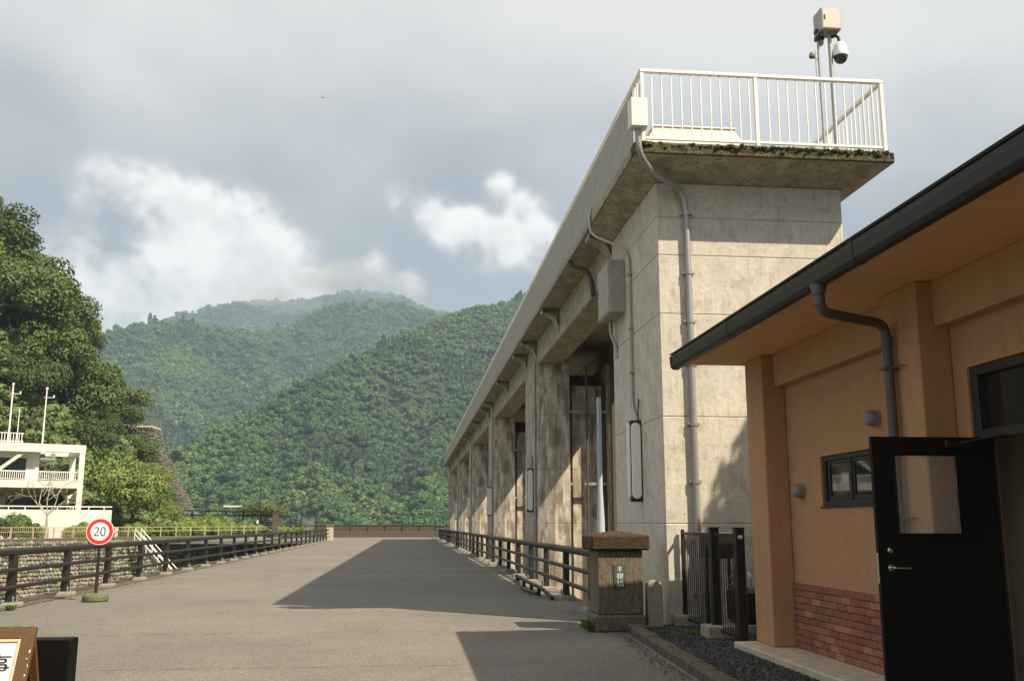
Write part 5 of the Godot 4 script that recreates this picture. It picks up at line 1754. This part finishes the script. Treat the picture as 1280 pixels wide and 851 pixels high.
func white_building() -> void:
	var t := thing("white_building", "white building with V braces, balcony and open frame on the left", "building", Vector3(-30.9, 0.1, -97.0), 0.44)
	var W := -15.0
	var D := -7.0
	# roof and open frame at its right end
	slab(t, "roof", Vector3(W, 8.15, D), Vector3(-3.6, 8.75, -0.001), M.house_white, 0.03)
	slab(t, "roof_beam", Vector3(-3.6, 8.10, -0.55), Vector3(0.02, 8.85, 0.0), M.house_white, 0.03)
	slab(t, "roof_beam", Vector3(-0.55, 8.08, D), Vector3(0.0, 8.80, -0.56), M.house_white, 0.03)
	slab(t, "roof_beam", Vector3(-3.6, 8.10, D), Vector3(-0.56, 8.78, D + 0.5), M.house_white, 0.03)
	slab(t, "roof_fascia", Vector3(W, 8.05, 0.001), Vector3(-3.6, 8.85, 0.12), M.house_white, 0.02)
	slab(t, "column", Vector3(-0.5, 0.0, -0.5), Vector3(0.0, 8.09, 0.0), M.house_white, 0.03)
	slab(t, "column", Vector3(-0.5, 0.0, D), Vector3(0.0, 8.07, D + 0.5), M.house_white, 0.03)
	# floor, balcony
	slab(t, "floor", Vector3(W, 4.75, D), Vector3(-0.51, 5.45, 0.0), M.house_white, 0.03)
	var sf := Builder.new()
	sf.prism([Vector2(0, 4.74), Vector2(-5.0, 4.74), Vector2(-5.0, 4.2), Vector2(-1.2, 4.35)], Vector3(W, 0, 0), Vector3.BACK, Vector3.UP, Vector3(-W - 0.6, 0, 0))
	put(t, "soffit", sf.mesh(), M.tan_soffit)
	slab(t, "balcony_rail", Vector3(W, 6.22, -0.10), Vector3(-0.51, 6.32, -0.02), M.white, 0.01)
	slab(t, "balcony_rail", Vector3(W, 5.52, -0.08), Vector3(-0.51, 5.58, -0.04), M.white, 0.01)
	var bal := box_mesh(Vector3(0.06, 0.66, 0.04))
	var x := -0.7
	while x > W:
		put(t, "baluster", bal, M.white, Vector3(x, 5.9, -0.06))
		x -= 0.18
	slab(t, "balcony_panel", Vector3(-4.9, 5.5, -0.02), Vector3(-3.9, 6.25, 0.03), M.white, 0.01)
	# glazed room behind the braces
	slab(t, "room_wall", Vector3(-4.9, 5.45, -4.2), Vector3(-3.8, 8.15, -1.3), M.house_white, 0.02)
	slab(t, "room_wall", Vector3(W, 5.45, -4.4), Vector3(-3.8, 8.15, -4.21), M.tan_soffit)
	slab(t, "room_wall", Vector3(W, 7.55, -1.5), Vector3(-4.92, 8.15, -1.3), M.house_white, 0.01)
	var k := 0
	x = W + 0.1
	while x < -5.3:
		var wn := slab(t, "window", Vector3(x, 5.46, -1.62), Vector3(x + 1.5, 7.54, -1.56), M.dark_frame)
		slab(wn, "pane", Vector3(-0.68, -0.95, 0.032), Vector3(0.68, 0.95, 0.04), M.dark_glass)
		x += 1.55
	slab(t, "vent_duct", Vector3(-3.7, 7.3, -2.2), Vector3(-2.4, 7.65, -1.8), M.galvanised, 0.02)
	slab(t, "vent_duct", Vector3(-2.75, 7.66, -2.2), Vector3(-2.4, 8.12, -1.8), M.galvanised, 0.02)
	slab(t, "back_panel", Vector3(-3.7, 5.46, -3.0), Vector3(-3.2, 8.1, -2.9), M.dark_frame)
	# V braces
	for q in [[-8.35, -5.2], [-8.35, -11.5], [-14.6, -11.5], [-14.6, -17.7]]:
		var b := Builder.new()
		b.bar(Vector3(q[0], 5.4, -0.35), Vector3(q[1], 8.1, -0.35), 0.40, 0.30, 0.02)
		put(t, "brace", b.mesh(), M.house_white)
	# ground floor, stair wall, low wall
	slab(t, "ground_wall", Vector3(W, -0.2, D), Vector3(-6.0, 4.2, D + 0.4), M.house_white)
	slab(t, "low_wall", Vector3(-9.0, -0.2, 0.8), Vector3(2.6, 2.75, 1.0), M.house_white, 0.02)
	slab(t, "low_wall_rail", Vector3(-9.0, 3.0, 0.86), Vector3(2.6, 3.1, 0.94), M.white, 0.01)
	x = -8.9
	while x < 2.6:
		slab(t, "rail_post", Vector3(x - 0.04, 2.75, 0.87), Vector3(x + 0.04, 3.0, 0.93), M.white)
		x += 1.35
	var sw := Builder.new()
	sw.prism([Vector2(-13.5, 4.6), Vector2(-8.2, 1.6), Vector2(-8.2, 0.6), Vector2(-13.5, 3.6)], Vector3(0, 0, 1.3), Vector3.RIGHT, Vector3.UP, Vector3(0, 0, 0.2))
	put(t, "stair_parapet", sw.mesh(), M.house_white)
	for i in 14:
		var sx := -8.2 - 0.38 * i
		slab(t, "stair_step", Vector3(sx - 0.38, -0.2, 1.51), Vector3(sx, 0.35 + 0.215 * i, 2.9), M.house_white)
	# roof railing
	for y in [9.75, 9.0]:
		slab(t, "roof_rail", Vector3(-9.5, y, -0.6), Vector3(-5.4, y + 0.07, -0.54), M.white, 0.005)
		slab(t, "roof_rail", Vector3(-5.45, y, -3.0), Vector3(-5.38, y + 0.07, -0.61), M.white, 0.005)
	x = -9.4
	while x < -5.4:
		slab(t, "roof_baluster", Vector3(x, 8.75, -0.59), Vector3(x + 0.06, 9.74, -0.55), M.white)
		x += 0.24
	slab(t, "roof_unit", Vector3(-9.4, 8.751, -2.2), Vector3(-8.2, 9.7, -1.2), M.house_white, 0.02)
	# masts on the roof
	for q in [[-6.6, -1.5, 5.6, 0.09, "tall grey mast with a crossbar beside the roof railing of the white building"], [-5.9, -1.2, 3.4, 0.05, "short thin mast right beside the tall roof mast"], [-3.75, -0.8, 5.3, 0.08, "white mast with small instruments near the open frame"]]:
		var base: Vector3 = t.transform * Vector3(q[0], 8.75, q[1])
		var m := thing("roof_mast", q[4], "mast", base, 0.44, "masts on the white building")
		tube_part(m, "pole", [Vector3(0, 0, 0), Vector3(0, q[2], 0)], [q[3], q[3] * 0.7], M.white, 8)
		slab(m, "base", Vector3(-0.22, 0.0, -0.22), Vector3(0.22, 0.16, 0.22), M.galvanised, 0.02)
		if q[2] > 5.0:
			tube_part(m, "crossbar", [Vector3(-0.2, q[2] * 0.86, 0), Vector3(0.7, q[2] * 0.86, 0)], 0.03, M.white, 6)
			slab(m, "instrument", Vector3(0.6, q[2] * 0.86, -0.06), Vector3(0.72, q[2] * 0.86 + 0.25, 0.06), M.white, 0.02)
			slab(m, "instrument", Vector3(-0.1, q[2], -0.1), Vector3(0.1, q[2] + 0.22, 0.1), M.white, 0.03)

# ---------------------------------------------------------------- signs, boards, weeds
func build_small_things() -> void:
	# 20 km/h sign on a weighted foot
	var s := thing("speed_sign", "round red-rimmed 20 sign on a dark pole by the guard rail", "road sign", Vector3(-6.33, 0, -21.2), 0.1)
	var foot := Builder.new()
	foot.lathe(Vector3.ZERO, [Vector2(0.0, 0.0), Vector2(0.235, 0.0), Vector2(0.255, 0.03), Vector2(0.255, 0.10), Vector2(0.235, 0.135), Vector2(0.10, 0.14), Vector2(0.06, 0.17), Vector2(0.0, 0.17)], 28)
	put(s, "foot", foot.mesh(), M.green_paint)
	tube_part(s, "pole", [Vector3(0, 0.15, 0), Vector3(0, 1.62, 0)], 0.03, M.brown_metal, 10)
	var disc := Node3D.new()
	disc.name = "sign_disc"
	disc.position = Vector3(0, 1.40, 0.045)
	s.add_child(disc)
	var flat := Basis(Vector3.RIGHT, PI / 2)
	for q in [["plate", 0.268, 0.0, 0.012, M.sign_white], ["ring", 0.255, 0.0125, 0.0145, M.red], ["field", 0.182, 0.0150, 0.017, M.sign_white]]:
		var b := Builder.new()
		b.lathe(Vector3.ZERO, [Vector2(0, q[2]), Vector2(q[1], q[2]), Vector2(q[1], q[3]), Vector2(0, q[3])], 40, flat)
		put(disc, q[0], b.mesh(), q[4])
	var font := SystemFont.new()
	font.font_names = PackedStringArray(["Droid Sans"])
	var tm := TextMesh.new()
	tm.text = "20"
	tm.font = font
	tm.font_size = 40
	tm.pixel_size = 0.0056
	tm.depth = 0.004
	put(disc, "numerals", tm, M.navy, Vector3(0, 0, 0.020), Basis.from_scale(Vector3(1.0, 1.12, 1.0)))
	slab(s, "clamp", Vector3(-0.05, 1.28, -0.034), Vector3(0.05, 1.32, 0.044), M.galvanised, 0.004)
	slab(s, "clamp", Vector3(-0.05, 1.48, -0.034), Vector3(0.05, 1.52, 0.044), M.galvanised, 0.004)

	# notice board leaning back on its stand
	var n := thing("notice_board", "brown-framed white notice board with black characters at the roadside", "notice board", Vector3(-2.49, -0.0, -5.70))
	var lean := Basis(Vector3.RIGHT, -0.36)
	var face := Node3D.new()
	face.name = "panel"
	face.basis = lean
	n.add_child(face)
	slab(face, "sheet", Vector3(-0.30, 0.10, -0.012), Vector3(0.30, 0.97, 0.0), M.board_white)
	for q in [[-0.37, -0.30, 0.03, 1.035], [0.30, 0.37, 0.03, 1.035], [-0.30, 0.30, 0.965, 1.035], [-0.30, 0.30, 0.03, 0.10]]:
		slab(face, "frame", Vector3(q[0], q[2], -0.02), Vector3(q[1], q[3], 0.018), M.wood_brown, 0.004)
	for q in [[-0.30, -0.284, 0.10, 0.965], [0.284, 0.30, 0.10, 0.965], [-0.284, 0.284, 0.95, 0.965]]:
		slab(face, "bead", Vector3(q[0], q[2], 0.0), Vector3(q[1], q[3], 0.012), M.wood_pale)
	var rng := RandomNumberGenerator.new()
	rng.seed = 4
	var ch := Builder.new()
	for i in 26:   # flaked paint along the edges of the frame
		if i % 2 == 0:
			ch.box(Vector3(0.355 + rng.randf_range(-0.004, 0.014), rng.randf_range(0.5, 0.98), 0.0185), Vector3(rng.randf_range(0.003, 0.007), rng.randf_range(0.004, 0.016), 0.001))
		else:
			ch.box(Vector3(rng.randf_range(0.02, 0.36), 1.0355, rng.randf_range(0.0, 0.016)), Vector3(rng.randf_range(0.005, 0.02), 0.001, rng.randf_range(0.003, 0.008)))
	put(face, "paint_chips", ch.mesh(), M.chip)
	# strokes, grid of -1..1: matter / affair, then the upper part of the next character
	var affair := [[-1, 0.72, 1, 0.72], [-0.6, 0.5, 0.6, 0.5], [-0.6, 0.5, -0.6, 0.2], [0.6, 0.5, 0.6, 0.2], [-0.6, 0.2, 0.6, 0.2], [-0.7, 0.0, 0.7, 0.0], [-1, -0.27, 1, -0.27], [-0.7, -0.52, 0.7, -0.52], [0.7, 0.0, 0.7, -0.52], [0, 1, 0, -0.95], [0, -0.95, -0.3, -0.8]]
	var middle := [[-0.8, 0.6, 0.8, 0.6], [-0.8, 0.6, -0.8, -0.2], [0.8, 0.6, 0.8, -0.2], [-0.8, -0.2, 0.8, -0.2], [0, 1, 0, -1]]
	for q in [[affair, 0.825], [middle, 0.665]]:
		var g := Builder.new()
		for e in q[0]:
			g.bar(Vector3(0.195 + e[0] * 0.072, q[1] + e[1] * 0.060, 0.002), Vector3(0.195 + e[2] * 0.072, q[1] + e[3] * 0.060, 0.002), 0.014, 0.003)
		put(face, "character", g.mesh(), M.ink)
	for x in [-0.33, 0.33]:
		var b := Builder.new()
		b.bar(Vector3(x, 0.0, -0.78), Vector3(x, 0.93, -0.39), 0.04, 0.03)
		put(n, "back_leg", b.mesh(), M.wood_brown)
	var bb := thing("black_board", "black painted board standing behind the notice board", "board", Vector3(-2.31, 0, -6.5))
	slab(bb, "panel", Vector3(-0.27, 0.06, -0.06), Vector3(0.27, 0.86, 0.10), M.black_paint, 0.006)
	for x in [-0.24, 0.24]:
		slab(bb, "leg", Vector3(x - 0.025, 0, -0.08), Vector3(x + 0.025, 0.06, 0.12), M.black_paint, 0.004)

	# weeds in the joints
	for q in [[2.68, -14.62, 0.20, "bright green weed at the foot of the stone pillar"], [3.95, -13.6, 0.12, "small weed in the gravel before the bar fence"], [-7.2, -19.2, 0.12, "low weed at the near footing of the sunny guard rail"]]:
		var t := thing("weed", q[3], "weed", Vector3(q[0], 0.0, q[1]))
		var b := Builder.new()
		b.tinted = true
		var r := RandomNumberGenerator.new()
		r.seed = int(q[0] * 100)
		for i in 90:
			var a := r.randf() * TAU
			var up: float = q[2] * r.randf_range(0.4, 1.0)
			var o := Vector3(cos(a), 0, sin(a)) * r.randf() * 0.04
			var tip: Vector3 = o + Vector3(cos(a), 0, sin(a)) * q[2] * r.randf_range(0.3, 0.9) + Vector3(0, up, 0)
			var side := Vector3(-sin(a), 0, cos(a)) * r.randf_range(0.008, 0.018)
			var k := r.randf_range(0.6, 1.4)
			b.tint = Color(0.13 * k, 0.21 * k, 0.035 * k)
			var mid := o.lerp(tip, 0.55) + Vector3(0, up * 0.2, 0)
			b.face([o, mid + side, tip], Vector3(0, 1, 0))
			b.face([o, tip, mid - side], Vector3(0, 1, 0))
		put(t, "leaves", b.mesh(), M.leaf)
	# tree beside the house whose shade falls on the tower (outside the picture)
	tree("yard_tree", "leafy tree behind the house, its shadow on the tower wall", Vector3(10.35, 0.0, -10.3), 9.7, 1.15, crown_mesh(290, 26, 4200, 0.10, 1.0, false, M.leaf, false, Color(0.078, 0.118, 0.027), 1.25))
	# a bird high over the valley
	var bird := thing("bird", "tiny dark bird high in the sky over the valley", "bird", Vector3(-10.9, 50.0, -107.0), 0.5)
	bird.scale = Vector3.ONE * 0.5
	var bm := Builder.new()
	bm.tube([Vector3(0, 0, 0.22), Vector3(0, 0.02, 0.1), Vector3(0, 0, -0.1), Vector3(0, -0.01, -0.28)], [0.02, 0.07, 0.06, 0.02], 8)
	for e in [-1.0, 1.0]:
		bm.face([Vector3(0, 0.02, 0.08), Vector3(0.3 * e, 0.16, 0.10), Vector3(0.58 * e, 0.10, -0.06), Vector3(0.25 * e, 0.10, -0.08), Vector3(0, 0.0, -0.06)], Vector3.UP)
	put(bird, "body", bm.mesh(), M.black_metal)
